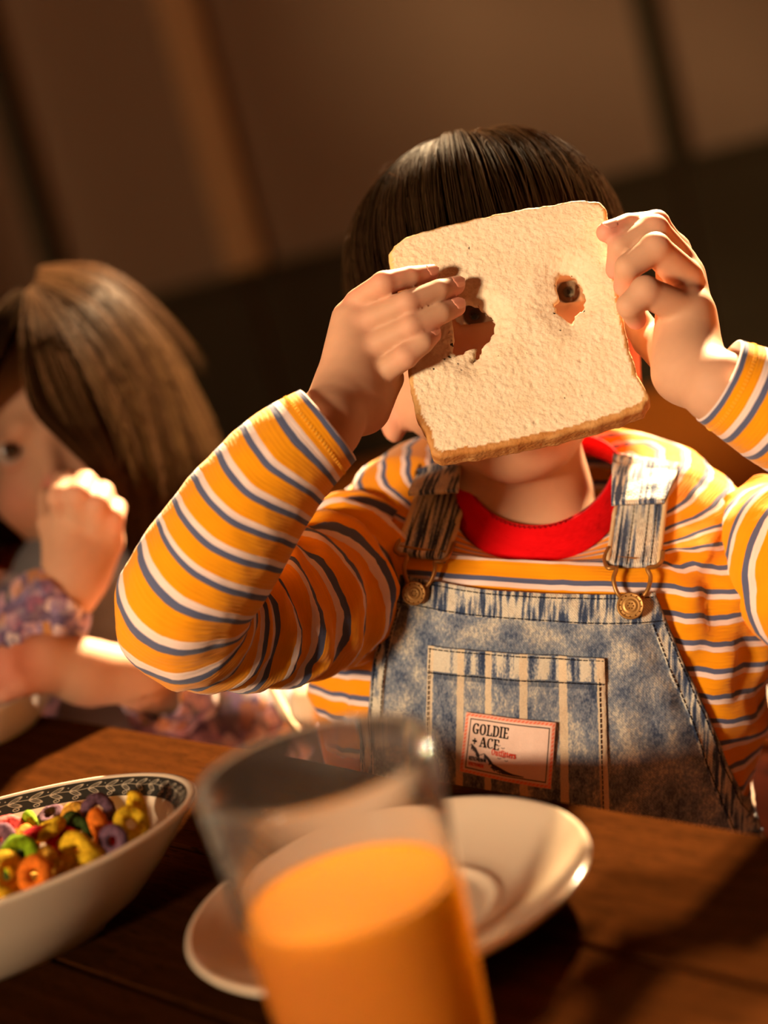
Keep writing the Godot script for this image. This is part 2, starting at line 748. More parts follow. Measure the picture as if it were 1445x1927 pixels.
func label_image() -> Image:
	# woven cream label: orange stitched border, dark frame line, a grey mountain range and a few birds
	var W := 384
	var H := 256
	var im := Image.create(W, H, false, Image.FORMAT_RGB8)
	var cream := Color(0.90, 0.78, 0.72)
	var ink := Color(0.16, 0.13, 0.14)
	var red := Color(0.90, 0.35, 0.22)
	var ridge := [Vector2(0.04, 0.60), Vector2(0.10, 0.50), Vector2(0.155, 0.56), Vector2(0.20, 0.66), Vector2(0.25, 0.62), Vector2(0.31, 0.68), Vector2(0.36, 0.76), Vector2(0.44, 0.80), Vector2(0.50, 0.83), Vector2(0.58, 0.86), Vector2(0.70, 0.88)]
	for y in H:
		for x in W:
			var p := Vector2((x + 0.5) / W, (y + 0.5) / H)
			var c := cream
			var ex := minf(p.x, 1.0 - p.x) * 1.45
			var ey := minf(p.y, 1.0 - p.y)
			var d := minf(ex, ey)
			if d < 0.055:
				var dash := sin((p.x * 46.0 + p.y * 32.0) * PI) > -0.3
				c = cream.lerp(red, 0.75 if dash and d > 0.012 and d < 0.046 else 0.25)
			elif d > 0.082 and d < 0.098:
				c = ink
			elif d > 0.11:
				for k in ridge.size() - 1:
					var a: Vector2 = ridge[k]
					var b: Vector2 = ridge[k + 1]
					if p.x >= a.x and p.x < b.x:
						var ry := lerpf(a.y, b.y, (p.x - a.x) / (b.x - a.x))
						if p.y > ry and p.y < ry + 0.012:
							c = ink
						elif b.y > a.y and p.y > ry and p.y < ry + 0.13 * (0.5 + 0.5 * wave.get_noise_2d(p.x * 40.0, p.y * 18.0)) + 0.02:
							c = ink.lerp(cream, 0.12)
						elif p.y > ry and wave.get_noise_2d(p.x * 50.0 + 9.0, p.y * 24.0) > 0.52 and p.y < 0.80:
							c = ink.lerp(cream, 0.25)
				for bird in [Vector2(0.40, 0.46), Vector2(0.45, 0.49), Vector2(0.42, 0.66), Vector2(0.47, 0.63), Vector2(0.50, 0.68), Vector2(0.52, 0.60)]:
					if minf(seg_dist(p, bird, bird + Vector2(-0.016, -0.012)), seg_dist(p, bird, bird + Vector2(0.018, -0.016))) < 0.0045:
						c = ink.lerp(cream, 0.2)
			var g := 0.95 + 0.08 * rng.randf()
			im.set_pixel(x, y, Color(c.r * g, c.g * g, c.b * g))
	return im


func floral_image() -> Image:
	var im := Image.create(256, 256, false, Image.FORMAT_RGB8)
	im.fill(Color(0.40, 0.34, 0.46))
	var cols := [Color(0.80, 0.66, 0.72), Color(0.86, 0.78, 0.78), Color(0.80, 0.55, 0.22), Color(0.62, 0.40, 0.50), Color(0.30, 0.28, 0.42), Color(0.58, 0.52, 0.68), Color(0.36, 0.40, 0.34)]
	for k in 300:
		var cx := rng.randf() * 256
		var cy := rng.randf() * 256
		var col: Color = cols[rng.randi() % cols.size()]
		for q in 5:
			var a := TAU * q / 5 + rng.randf()
			var r := 3.0 + rng.randf() * 4.0
			var ox := cx + cos(a) * r
			var oy := cy + sin(a) * r
			var rr := 3.0 + rng.randf() * 2.0
			for yy in range(int(oy - rr), int(oy + rr) + 1):
				for xx in range(int(ox - rr), int(ox + rr) + 1):
					if Vector2(xx - ox, yy - oy).length() < rr:
						im.set_pixel(posmod(xx, 256), posmod(yy, 256), col)
	return im


func band_image() -> Image:
	# one repeat of the border: pairs of leaves on a stem above a row of small berries, pale on charcoal
	var W := 192
	var H := 128
	var im := Image.create(W, H, false, Image.FORMAT_RGB8)
	var dark := Color(0.17, 0.165, 0.15)
	var pale := Color(0.66, 0.60, 0.52)
	for y in H:
		for x in W:
			var p := Vector2((x + 0.5) / W * 1.5, (y + 0.5) / H)
			var d := absf(p.y - 0.40 - 0.03 * sin(p.x * TAU / 1.5)) - 0.012
			for k in 2:
				for o in [-1.5, 0.0, 1.5]:
					for s in [-1.0, 1.0]:
						var base := Vector2(0.15 + k * 0.75 + o, 0.42)
						var q := (p - base).rotated(-s * 0.55) - Vector2(0.26, 0)
						var e := Vector2(q.x / 0.26, q.y / 0.085)
						d = minf(d, absf(e.length() - 1.0) * 0.085 - 0.013)
						if e.length() < 1.0:
							d = minf(d, absf(q.y) - 0.008)
					var c := p - Vector2(0.42 + k * 0.75 + o, 0.82)
					d = minf(d, absf(Vector2(c.x / 1.2, c.y).length() - 0.09) - 0.014)
					d = minf(d, maxf(absf(c.x - c.y) - 0.012, c.length() - 0.10))
					d = minf(d, (p - Vector2(0.80 + k * 0.75 + o, 0.22)).length() - 0.025)
			im.set_pixel(x, y, pale.lerp(dark, smoothstep(-0.006, 0.012, d)))
	return im


# ------------------------------------------------------------------ the room
func room() -> void:
	var X0 := -1.9
	var X1 := 2.7
	var Z0 := -5.4
	var Z1 := 3.6
	var H := 3.0
	var f := thing_structure("floor")
	var b := Buf.new()
	b.box(Vector3(X1 - X0 + 0.4, 0.1, Z1 - Z0 + 0.4), Vector3((X0 + X1) / 2, -0.062, (Z0 + Z1) / 2))
	obj("subfloor", b.mesh(), M["bench_wood"], f)
	var boards := [Buf.new(), Buf.new(), Buf.new()]
	for k in 3:
		boards[k].box(Vector3(0.156, 0.012, (Z1 - Z0) * 0.5 - 0.004), Vector3(0, -0.006, 0), 0.002)
	var meshes := []
	for k in 3:
		# grain along the board
		for q in boards[k].uv.size():
			boards[k].uv[q] = Vector2(boards[k].v[q].z * 0.6 + k * 0.31, boards[k].v[q].x * 3.0 + k * 0.27)
		meshes.append(boards[k].mesh())
	var n := int((X1 - X0) / 0.16) + 1
	for k in n:
		for s in 2:
			var o := obj("floorboard", meshes[(k * 2 + s * 5) % 3], M["floor_wood"], f)
			o.position = Vector3(X0 + 0.08 + k * 0.16, 0, lerpf(Z0, Z1, 0.25 + 0.5 * s))
	b = Buf.new()
	b.box(Vector3(X1 - X0 + 0.4, 0.1, Z1 - Z0 + 0.4), Vector3((X0 + X1) / 2, H + 0.05, (Z0 + Z1) / 2))
	struct("ceiling", b.mesh(), M["ceiling_paint"])
	# back wall: plaster above, dark panels below, upright battens
	b = Buf.new()
	b.box(Vector3(X1 - X0 + 0.4, H, 0.1), Vector3((X0 + X1) / 2, H / 2, Z0 - 0.05))
	var w := struct("wall_back", b.mesh(), M["plaster"])
	var xs := [-1.9, -1.28, -0.72, -0.2, 1.04, 1.85, 2.7]
	for k in xs.size() - 1:
		b = Buf.new()
		b.box(Vector3(xs[k + 1] - xs[k] - 0.012, 0.5, 0.02), Vector3((xs[k] + xs[k + 1]) / 2, 0.35, Z0 + 0.01), 0.005)
		obj("wainscot_panel", b.mesh(), M["wainscot_paint"], w)
	b = Buf.new()
	b.box(Vector3(X1 - X0, 0.035, 0.04), Vector3((X0 + X1) / 2, 0.60, Z0 + 0.02), 0.006)
	obj("chair_rail", b.mesh(), M["wainscot_paint"], w)
	b = Buf.new()
	b.box(Vector3(X1 - X0, 0.10, 0.03), Vector3((X0 + X1) / 2, 0.05, Z0 + 0.015), 0.005)
	struct("baseboard_back", b.mesh(), M["wainscot_paint"])
	for k in 4:
		b = Buf.new()
		var bw: float = [0.07, 0.11, 0.07, 0.07][k]
		b.box(Vector3(bw, H - 0.62, 0.03), Vector3([-0.72, -0.2, 1.04, 1.85][k], 0.62 + (H - 0.62) / 2, Z0 + 0.015), 0.005)
		obj("batten", b.mesh(), M["trim_paint"] if k == 1 else M["wainscot_paint"], w)
	# side and front walls
	wall_with_windows("wall_left", X0, Z0, Z1, H, [[-3.76, 1.04, 0.6, 2.5], [-2.27, 1.76, 0.6, 2.5], [1.27, 1.30, 1.32, 2.4]], -1.0)
	blind("window_1", -0.49, 0.49, 0.66, 2.44)
	blind("window_2", -0.85, -0.52, 1.42, 1.86)
	blind("window_2", -0.50, 0.85, 1.42, 1.96)
	wall_with_windows("wall_right", X1, Z0, Z1, H, [], 1.0)
	b = Buf.new()
	b.box(Vector3(X1 - X0 + 0.4, H, 0.1), Vector3((X0 + X1) / 2, H / 2, Z1 + 0.05))
	struct("wall_front", b.mesh(), M["plaster"])


func blind(window: String, z0: float, z1: float, sill: float, head: float) -> void:
	# open wooden slats across the window nearest the back wall
	var w: Node3D = get_node(window)
	var b := Buf.new()
	b.box(Vector3(0.05, 0.004, z1 - z0), Vector3.ZERO, 0.001, Transform3D(Basis(Vector3.BACK, 0.20 if window == "window_1" else 0.08), Vector3.ZERO))
	var me := b.mesh()
	var n := int((head - sill) / 0.048)
	for k in n:
		obj("slat", me, M["trim_paint"], w, Transform3D(Basis(), Vector3(0.065, sill + k * 0.048, (z0 + z1) / 2)))


func thing_structure(called: String) -> Node3D:
	var o := Node3D.new()
	o.name = called
	o.set_meta("kind", "structure")
	add_child(o, true)
	return o


var windows := 0


func wall_with_windows(called: String, x: float, z0: float, z1: float, h: float, holes: Array, out: float) -> void:
	# holes: [centre z, width, sill height, head height], from back to front
	var b := Buf.new()
	var z := z0
	var th := 0.12
	var xx := x + out * th / 2
	for o in holes:
		var a: float = o[0] - o[1] / 2
		var e: float = o[0] + o[1] / 2
		b.box(Vector3(th, h, a - z), Vector3(xx, h / 2, (a + z) / 2))
		b.box(Vector3(th, o[2], o[1]), Vector3(xx, o[2] / 2, o[0]))
		b.box(Vector3(th, h - o[3], o[1]), Vector3(xx, (h + o[3]) / 2, o[0]))
		z = e
		windows += 1
		var fr := Buf.new()
		for s in [-1, 1]:
			fr.box(Vector3(0.06, o[3] - o[2], 0.045), Vector3(0, (o[2] + o[3]) / 2, s * (o[1] / 2 - 0.0225)), 0.004)
			fr.box(Vector3(0.06, 0.045, o[1] - 0.09), Vector3(0, (o[3] - 0.0225) if s > 0 else (o[2] + 0.0225), 0), 0.004)
		var n := struct("window_%d" % windows, fr.mesh(), M["trim_paint"], self, Transform3D(Basis(), Vector3(xx, 0, o[0])))
		fr = Buf.new()
		fr.box(Vector3(0.05, o[3] - o[2] - 0.09, 0.03), Vector3(0, (o[2] + o[3]) / 2, 0), 0.004)
		obj("mullion", fr.mesh(), M["trim_paint"], n)
		fr = Buf.new()
		fr.box(Vector3(0.004, o[3] - o[2] - 0.09, o[1] - 0.09), Vector3(-0.0, (o[2] + o[3]) / 2, 0))
		obj("pane", fr.mesh(), M["window_pane"], n)
	b.box(Vector3(th, h, z1 - z), Vector3(xx, h / 2, (z1 + z) / 2))
	struct(called, b.mesh(), M["plaster"])


# ------------------------------------------------------------------ table, bench, lamp
const EDGE := Vector3(0.631, 0, 0.7758)
const NEAR := Vector3(-0.7758, 0, 0.631)


func table_frame() -> Transform3D:
	# x along the far edge (to the right), z towards the camera; origin on the far edge at table-top height
	return Transform3D(Basis(EDGE, Vector3.UP, NEAR), Vector3(0.0, TOP, -0.864))


func table() -> void:
	var x := table_frame()
	var t := thing("dining_table", "dark reddish brown wooden plank table laid for breakfast", "table", Vector3(x.origin.x, 0, x.origin.z))
	t.basis = x.basis
	var L := 2.2
	for k in 8:
		var w := 0.1
		var b := Buf.new()
		b.box(Vector3(L, 0.032, w - 0.0014), Vector3(0, TOP - 0.016 - 0.0003 * (k % 2), 0.05 + k * w), 0.0015)
		for q in b.uv.size():
			b.uv[q] += Vector2(k * 0.37, k * 0.21)
		obj("plank", b.mesh(), M["table_wood"], t)
	var a := Buf.new()
	for s in [0.08, 0.72]:
		a.box(Vector3(L - 0.24, 0.08, 0.022), Vector3(0, TOP - 0.0725, s), 0.003)
	for s in [-1, 1]:
		a.box(Vector3(0.022, 0.08, 0.64), Vector3(s * (L / 2 - 0.12), TOP - 0.0725, 0.4), 0.003)
	obj("apron", a.mesh(), M["table_wood"], t)
	for s in [-1, 1]:
		for q in [0.1, 0.7]:
			var b := Buf.new()
			b.box(Vector3(0.065, TOP - 0.033, 0.065), Vector3(s * (L / 2 - 0.14), (TOP - 0.033) / 2, q), 0.006)
			obj("leg", b.mesh(), M["table_wood"], t)


func bench() -> void:
	var x := table_frame()
	var t := thing("bench", "dark wooden bench behind the table on which both children sit", "bench", Vector3(x.origin.x, 0, x.origin.z) - NEAR * 0.13)
	t.basis = x.basis
	for k in 2:
		var b := Buf.new()
		b.box(Vector3(1.9, 0.03, 0.128), Vector3(-0.15, 0.385, -0.035 - k * 0.131), 0.004)
		obj("seat_plank", b.mesh(), M["bench_wood"], t)
	for k in 3:
		var b := Buf.new()
		b.box(Vector3(1.9, 0.075, 0.02), Vector3(-0.15, 0.47 + 0.08 * k, -0.185 - 0.006 * k), 0.004)
		obj("back_slat", b.mesh(), M["bench_wood"], t)
	for s in [-0.95, 0.65]:
		var u := Buf.new()
		u.box(Vector3(0.04, 0.30, 0.03), Vector3(s, 0.53, -0.211), 0.004)
		obj("back_post", u.mesh(), M["bench_wood"], t)
		for q in [-0.03, -0.17]:
			var b := Buf.new()
			b.box(Vector3(0.05, 0.37, 0.05), Vector3(s, 0.185, q), 0.005)
			obj("leg", b.mesh(), M["bench_wood"], t)


func lamp() -> void:
	# two small bright bulbs hanging from the ceiling behind the children, above the frame
	var at := Vector3(1.05, 0, -2.95)
	var t := thing("ceiling_lamp", "black ceiling lamp with two shaded bulbs hanging behind the children", "lamp", at)
	var b := Buf.new()
	b.lathe([Vector2(0, 2.96), Vector2(0.03, 2.97), Vector2(0.08, 2.985), Vector2(0.08, 3.0), Vector2(0, 3.0)], 40)
	obj("ceiling_rose", b.mesh(), M["black_metal"], t)
	b = Buf.new()
	b.lathe([Vector2(0, 2.02), Vector2(0.010, 2.02), Vector2(0.010, 2.98), Vector2(0, 2.98)], 20)
	obj("rod", b.mesh(), M["black_metal"], t)
	for k in 2:
		var p := Vector3(-0.08, 2.06 + 0.24 * k, 0.06)
		b = Buf.new()
		wire(b, [Vector3(0, p.y - 0.02, 0), Vector3(-0.03, p.y, 0.02), p + Vector3(0.02, 0, -0.015)], 0.008)
		obj("arm", b.mesh(), M["black_metal"], t)
		var s := SphereMesh.new()
		s.radius = 0.045
		s.height = 0.09
		obj("bulb", s, M["bulb_glow"], t, Transform3D(Basis(), p))
		var aim := Vector3(-0.08, 0.85, -1.1) - (at + p)
		var q := Buf.new()
		q.lathe([Vector2(0.0, -0.075), Vector2(0.03, -0.072), Vector2(0.055, -0.05), Vector2(0.075, 0.05), Vector2(0.073, 0.05), Vector2(0.053, -0.048), Vector2(0.03, -0.069), Vector2(0.0, -0.071)], 40)
		obj("lamp_shade", q.mesh(), M["black_metal"], t, Transform3D(Basis(Quaternion(Vector3.UP, aim.normalized())), p))
		var l := SpotLight3D.new()
		l.spot_angle = 48.0
		l.name = "lamp_beam"
		l.light_color = Color(1.0, 0.86, 0.66)
		l.light_energy = 68.0
		l.light_size = 0.045
		l.spot_range = 9.0
		l.spot_attenuation = 2.0
		l.shadow_enabled = true
		t.add_child(l, true)
		l.look_at_from_position(at + p + aim.normalized() * 0.05, at + p + aim)


# ------------------------------------------------------------------ crockery
func glass_of_juice() -> void:
	var at := Vector3(-0.0433, TOP, -0.600)
	var g := thing("tumbler", "clear straight glass tumbler nearest the camera, two thirds full of orange juice", "glass", at)
	var b := Buf.new()
	var h := 0.12
	var ro := func(y): return 0.0345 + (0.041 - 0.0345) * y / h
	var prof := [Vector2(0, 0.0005), Vector2(0.030, 0.0005), Vector2(0.0335, 0.002)]
	for k in 13:
		var y := 0.005 + (h - 0.006) * k / 12.0
		prof.append(Vector2(ro.call(y), y))
	prof.append(Vector2(ro.call(h) - 0.0006, h))
	prof.append(Vector2(ro.call(h) - 0.0016, h))
	for k in 13:
		var y := h - 0.0015 - (h - 0.0115) * k / 12.0
		prof.append(Vector2(ro.call(y) - 0.0022, y))
	prof.append(Vector2(0.028, 0.008))
	prof.append(Vector2(0, 0.008))
	b.lathe(prof, 96)
	obj("glass", b.mesh(), M["clear_glass"], g)
	b = Buf.new()
	var top := 0.073
	prof = [Vector2(0, 0.0082), Vector2(0.028, 0.0082)]
	for k in 9:
		var y := 0.0102 + (top - 0.0102) * k / 8.0
		prof.append(Vector2(ro.call(y) - 0.00215, y))
	prof.append(Vector2(ro.call(top) - 0.0035, top - 0.0006))
	prof.append(Vector2(0, top - 0.0006))
	b.lathe(prof, 96)
	obj("orange_juice", b.mesh(), M["orange_juice"], g)


func plate() -> void:
	var p := thing("saucer_plate", "cream porcelain plate with raised ring, behind the juice glass", "plate", Vector3(-0.0367, TOP, -0.7180))
	var b := Buf.new()
	var R := 0.0838
	b.lathe([Vector2(0, 0.003), Vector2(0.040, 0.003), Vector2(0.042, 0), Vector2(0.045, 0), Vector2(0.047, 0.003), Vector2(0.066, 0.0085), Vector2(0.080, 0.0158), Vector2(R - 0.0008, 0.0180), Vector2(R, 0.0192), Vector2(R - 0.0009, 0.0204), Vector2(R - 0.003, 0.0203), Vector2(0.076, 0.0172), Vector2(0.064, 0.0120), Vector2(0.053, 0.0080), Vector2(0.0455, 0.0066), Vector2(0.0443, 0.0074), Vector2(0.0425, 0.0077), Vector2(0.0408, 0.0070), Vector2(0.0392, 0.0056), Vector2(0.036, 0.0050), Vector2(0, 0.0050)], 128)
	obj("dish", b.mesh(), M["porcelain"], p)


func bowl() -> void:
	var c := Vector3(-0.2244, TOP, -0.8056)
	var o := thing("cereal_bowl", "white oval bowl with charcoal leaf border inside the rim, full of fruit cereal", "bowl", c)
	o.rotation.y = 0.128
	var b := Buf.new()
	var A := 0.112
	var S := 0.069 / A
	b.lathe([Vector2(0, 0.003), Vector2(0.055, 0.003), Vector2(0.057, 0), Vector2(0.062, 0), Vector2(0.065, 0.003), Vector2(0.081, 0.012), Vector2(0.095, 0.026), Vector2(0.106, 0.038), Vector2(A - 0.001, 0.0435), Vector2(A, 0.045), Vector2(A - 0.001, 0.0462), Vector2(A - 0.003, 0.0462), Vector2(0.1075, 0.0450), Vector2(0.100, 0.0380), Vector2(0.090, 0.026), Vector2(0.075, 0.013), Vector2(0.058, 0.0065), Vector2(0, 0.0055)], 144, 1.0, S)
	obj("dish", b.mesh(), M["porcelain"], o)
	# the printed border: a glaze-thin ring on the inner slope
	b = Buf.new()
	var rows := []
	var uvs := []
	for r in 5:
		var t := r / 4.0
		var q := Vector2(0.1076, 0.04535).lerp(Vector2(0.1002, 0.0385), t) + Vector2(-0.00012, 0.00012)
		var row := PackedVector3Array()
		var ur := PackedVector2Array()
		for k in 145:
			var a := TAU * k / 144
			row.append(Vector3(q.x * cos(a), q.y, q.x * sin(a) * S))
			ur.append(Vector2(k / 144.0 * 30.0, t))
		rows.append(row)
		uvs.append(ur)
	b.sheet(rows, false, true, uvs)
	obj("leaf_border", b.mesh(), M["porcelain_band"], o)
	cereal()


func ring_mesh(seed_: int, R := 0.0046, r := 0.0026) -> ArrayMesh:
	var b := Buf.new()
	var rows := []
	for k in 25:
		var a := TAU * (k % 24) / 24
		var row := PackedVector3Array()
		for q in 14:
			var e := TAU * q / 14
			var d := Vector3(cos(a) * cos(e), sin(e), sin(a) * cos(e))
			var p := Vector3(cos(a) * R, 0, sin(a) * R) + d * r
			var g := wave.get_noise_3d(p.x * 420 + seed_ * 9.1, p.y * 420, p.z * 420) * 0.00055 + wave.get_noise_3d(p.x * 120 + seed_ * 5.7, p.y * 120, p.z * 120) * 0.0007
			row.append(p + d * g)
		rows.append(row)
	b.sheet(rows, true, true)
	return b.mesh()


func cereal() -> void:
	var shapes := []
	for k in 4:
		shapes.append(ring_mesh(k))
	# colour, place, tilt (degrees about x and z), size, label
	var list := [
		["purple", Vector3(-0.1854, 0.76, -0.846), 18, 8, 1.0, "purple cereal ring with pale cut face lying against the far side of the bowl"],
		["purple", Vector3(-0.1605, 0.763, -0.8295), 70, -20, 1.12, "purple cereal ring standing on edge against the far side of the bowl"],
		["tan", Vector3(-0.1728, 0.76, -0.8373), 55, 0, 1.0, "golden cereal ring between the two purple rings at the far side"],
		["yellow", Vector3(-0.1421, 0.762, -0.8232), 75, 60, 1.05, "yellow cereal ring topmost at the right end of the bowl"],
		["yellow", Vector3(-0.1425, 0.763, -0.8003), 62, -30, 1.18, "large yellow cereal ring in front of the topmost yellow ring"],
		["orange", Vector3(-0.1566, 0.765, -0.8011), 80, 70, 1.25, "bright orange cereal ring in front of the standing purple ring"],
		["purple", Vector3(-0.149, 0.764, -0.783), 66, 15, 1.0, "small purple cereal ring near the front rim under the orange ring"],
		["yellow", Vector3(-0.1804, 0.766, -0.8121), 8, 14, 1.12, "flat yellow cereal ring lying on top of the middle of the pile"],
		["green", Vector3(-0.1942, 0.761, -0.8387), 60, 60, 1.0, "pale green cereal ring behind the flat yellow ring"],
		["pink", Vector3(-0.2034, 0.762, -0.8366), 30, -25, 1.15, "pink cereal ring at the far side near the left edge of the picture"],
		["red", Vector3(-0.1846, 0.763, -0.8051), 35, -25, 1.3, "red cereal ring under the flat yellow ring"],
		["green", Vector3(-0.1914, 0.765, -0.7914), 50, -15, 1.3, "bright green cereal ring in the middle of the left side"],
		["yellow", Vector3(-0.1646, 0.764, -0.7824), 85, 30, 1.25, "pale yellow cereal ring below the bright orange ring"],
		["yellow", Vector3(-0.1607, 0.76, -0.7815), 20, 0, 1.1, "yellow cereal ring half hidden by the front rim"],
		["orange", Vector3(-0.1818, 0.764, -0.7666), 60, 20, 1.2, "orange cereal ring at the front rim"],
		["yellow", Vector3(-0.1942, 0.766, -0.7699), 70, -50, 1.4, "big yellow cereal ring at the lower left by the front rim"],
		["purple", Vector3(-0.2043, 0.764, -0.8189), 40, 30, 1.2, "dark purple cereal ring cut by the left edge of the picture"],
		["orange", Vector3(-0.1976, 0.763, -0.8219), 15, -10, 1.1, "brownish orange cereal ring behind the bright green ring"],
		["dark_green", Vector3(-0.1747, 0.76, -0.8274), 30, 20, 1.0, "dark green cereal ring under the golden ring"],
		["dark_green", Vector3(-0.1684, 0.761, -0.813), 60, 10, 0.95, "dark green cereal ring beside the bright orange ring"],
		["pink", Vector3(-0.1745, 0.761, -0.7851), 45, 0, 0.9, "small pink cereal ring below the pale yellow ring"],
		["tan", Vector3(-0.1793, 0.762, -0.7835), 60, 40, 1.0, "tan cereal ring right of the bright green ring"],
		["tan", Vector3(-0.1735, 0.76, -0.7774), 10, 8, 1.1, "tan cereal ring lying at the front rim"],
		["dark_green", Vector3(-0.1961, 0.761, -0.7931), 40, -8, 1.1, "dark green cereal ring under the bright green ring"],
		["red", Vector3(-0.1752, 0.76, -0.8099), 40, 10, 1.0, "red cereal ring between the flat yellow and the pale yellow ring"],
		["yellow", Vector3(-0.175, 0.759, -0.801), 30, 30, 0.9, "small yellow cereal ring left of the pale yellow ring"],
		["orange", Vector3(-0.1933, 0.76, -0.8168), 20, 20, 1.0, "orange cereal ring between the red and the bright green ring"],
		["red", Vector3(-0.1536, 0.759, -0.8054), 30, 0, 0.9, "red cereal ring peeping out under the bright orange ring"]]
	var n := 0
	for e in list:
		var o := MeshInstance3D.new()
		o.name = "cereal_ring"
		o.mesh = shapes[n % 4]
		o.material_override = M["cereal_" + e[0]]
		o.transform = Transform3D(Basis.from_euler(Vector3(deg_to_rad(e[2]), n * 1.7 if e[2] < 25 else 0.0, deg_to_rad(e[3]))).scaled(Vector3.ONE * e[4]), e[1])
		add_child(o, true)
		tag(o, e[5], "cereal", "fruit cereal rings in the oval bowl")
		n += 1
	# what the pile rests on: more rings underneath
	var under := Buf.new()
	for k in 70:
		var a := rng.randf() * TAU
		var r := sqrt(rng.randf()) * 0.072
		var y := 0.012 + rng.randf() * 0.017
		var p := Vector3(r * cos(a), y, r * sin(a) * 0.6)
		var rows := []
		var x := Transform3D(Basis.from_euler(Vector3(rng.randf() * 3, rng.randf() * 3, rng.randf() * 3)), p)
		for q in 13:
			var t := TAU * (q % 12) / 12
			var row := PackedVector3Array()
			for w in 8:
				var u := TAU * w / 8
				row.append(x * (Vector3(cos(t), 0, sin(t)) * (0.0046 + 0.0026 * cos(u)) + Vector3(0, 0.0026 * sin(u), 0)))
			rows.append(row)
		under.sheet(rows, true, true)
	var o := obj("cereal_pile", under.mesh(), M["cereal_tan"], self, Transform3D(Basis(Vector3.UP, 0.128), Vector3(-0.2244, TOP, -0.8056)))
	tag(o, "lower cereal rings filling the oval bowl beneath the topmost ones", "cereal")
	o.set_meta("kind", "stuff")


func far_plate() -> void:
	var p := thing("dinner_plate", "pale plate in front of the girl at the left edge of the picture", "plate", Vector3(-0.2849, 0.73, -1.1563))
	p.position.y = TOP
	var b := Buf.new()
	b.lathe([Vector2(0, 0.002), Vector2(0.055, 0.002), Vector2(0.057, 0), Vector2(0.060, 0), Vector2(0.063, 0.003), Vector2(0.075, 0.014), Vector2(0.082, 0.024), Vector2(0.083, 0.0255), Vector2(0.082, 0.0265), Vector2(0.072, 0.0160), Vector2(0.058, 0.006), Vector2(0, 0.005)], 96, 0.75, 0.75)
	obj("dish", b.mesh(), M["porcelain"], p)


# ------------------------------------------------------------------ the slice of bread
func poly_dist(p: Vector2, q: PackedVector2Array) -> float:
	# signed distance, negative inside
	var d := 1e9
	var inside := false
	var n := q.size()
	var j := n - 1
	for k in n:
		var a := q[j]
		var b := q[k]
		var e := b - a
		var w := p - a
		d = minf(d, (w - e * clampf(w.dot(e) / e.length_squared(), 0.0, 1.0)).length_squared())
		if (a.y > p.y) != (b.y > p.y) and p.x < (b.x - a.x) * (p.y - a.y) / (b.y - a.y) + a.x:
			inside = not inside
		j = k
	return -sqrt(d) if inside else sqrt(d)


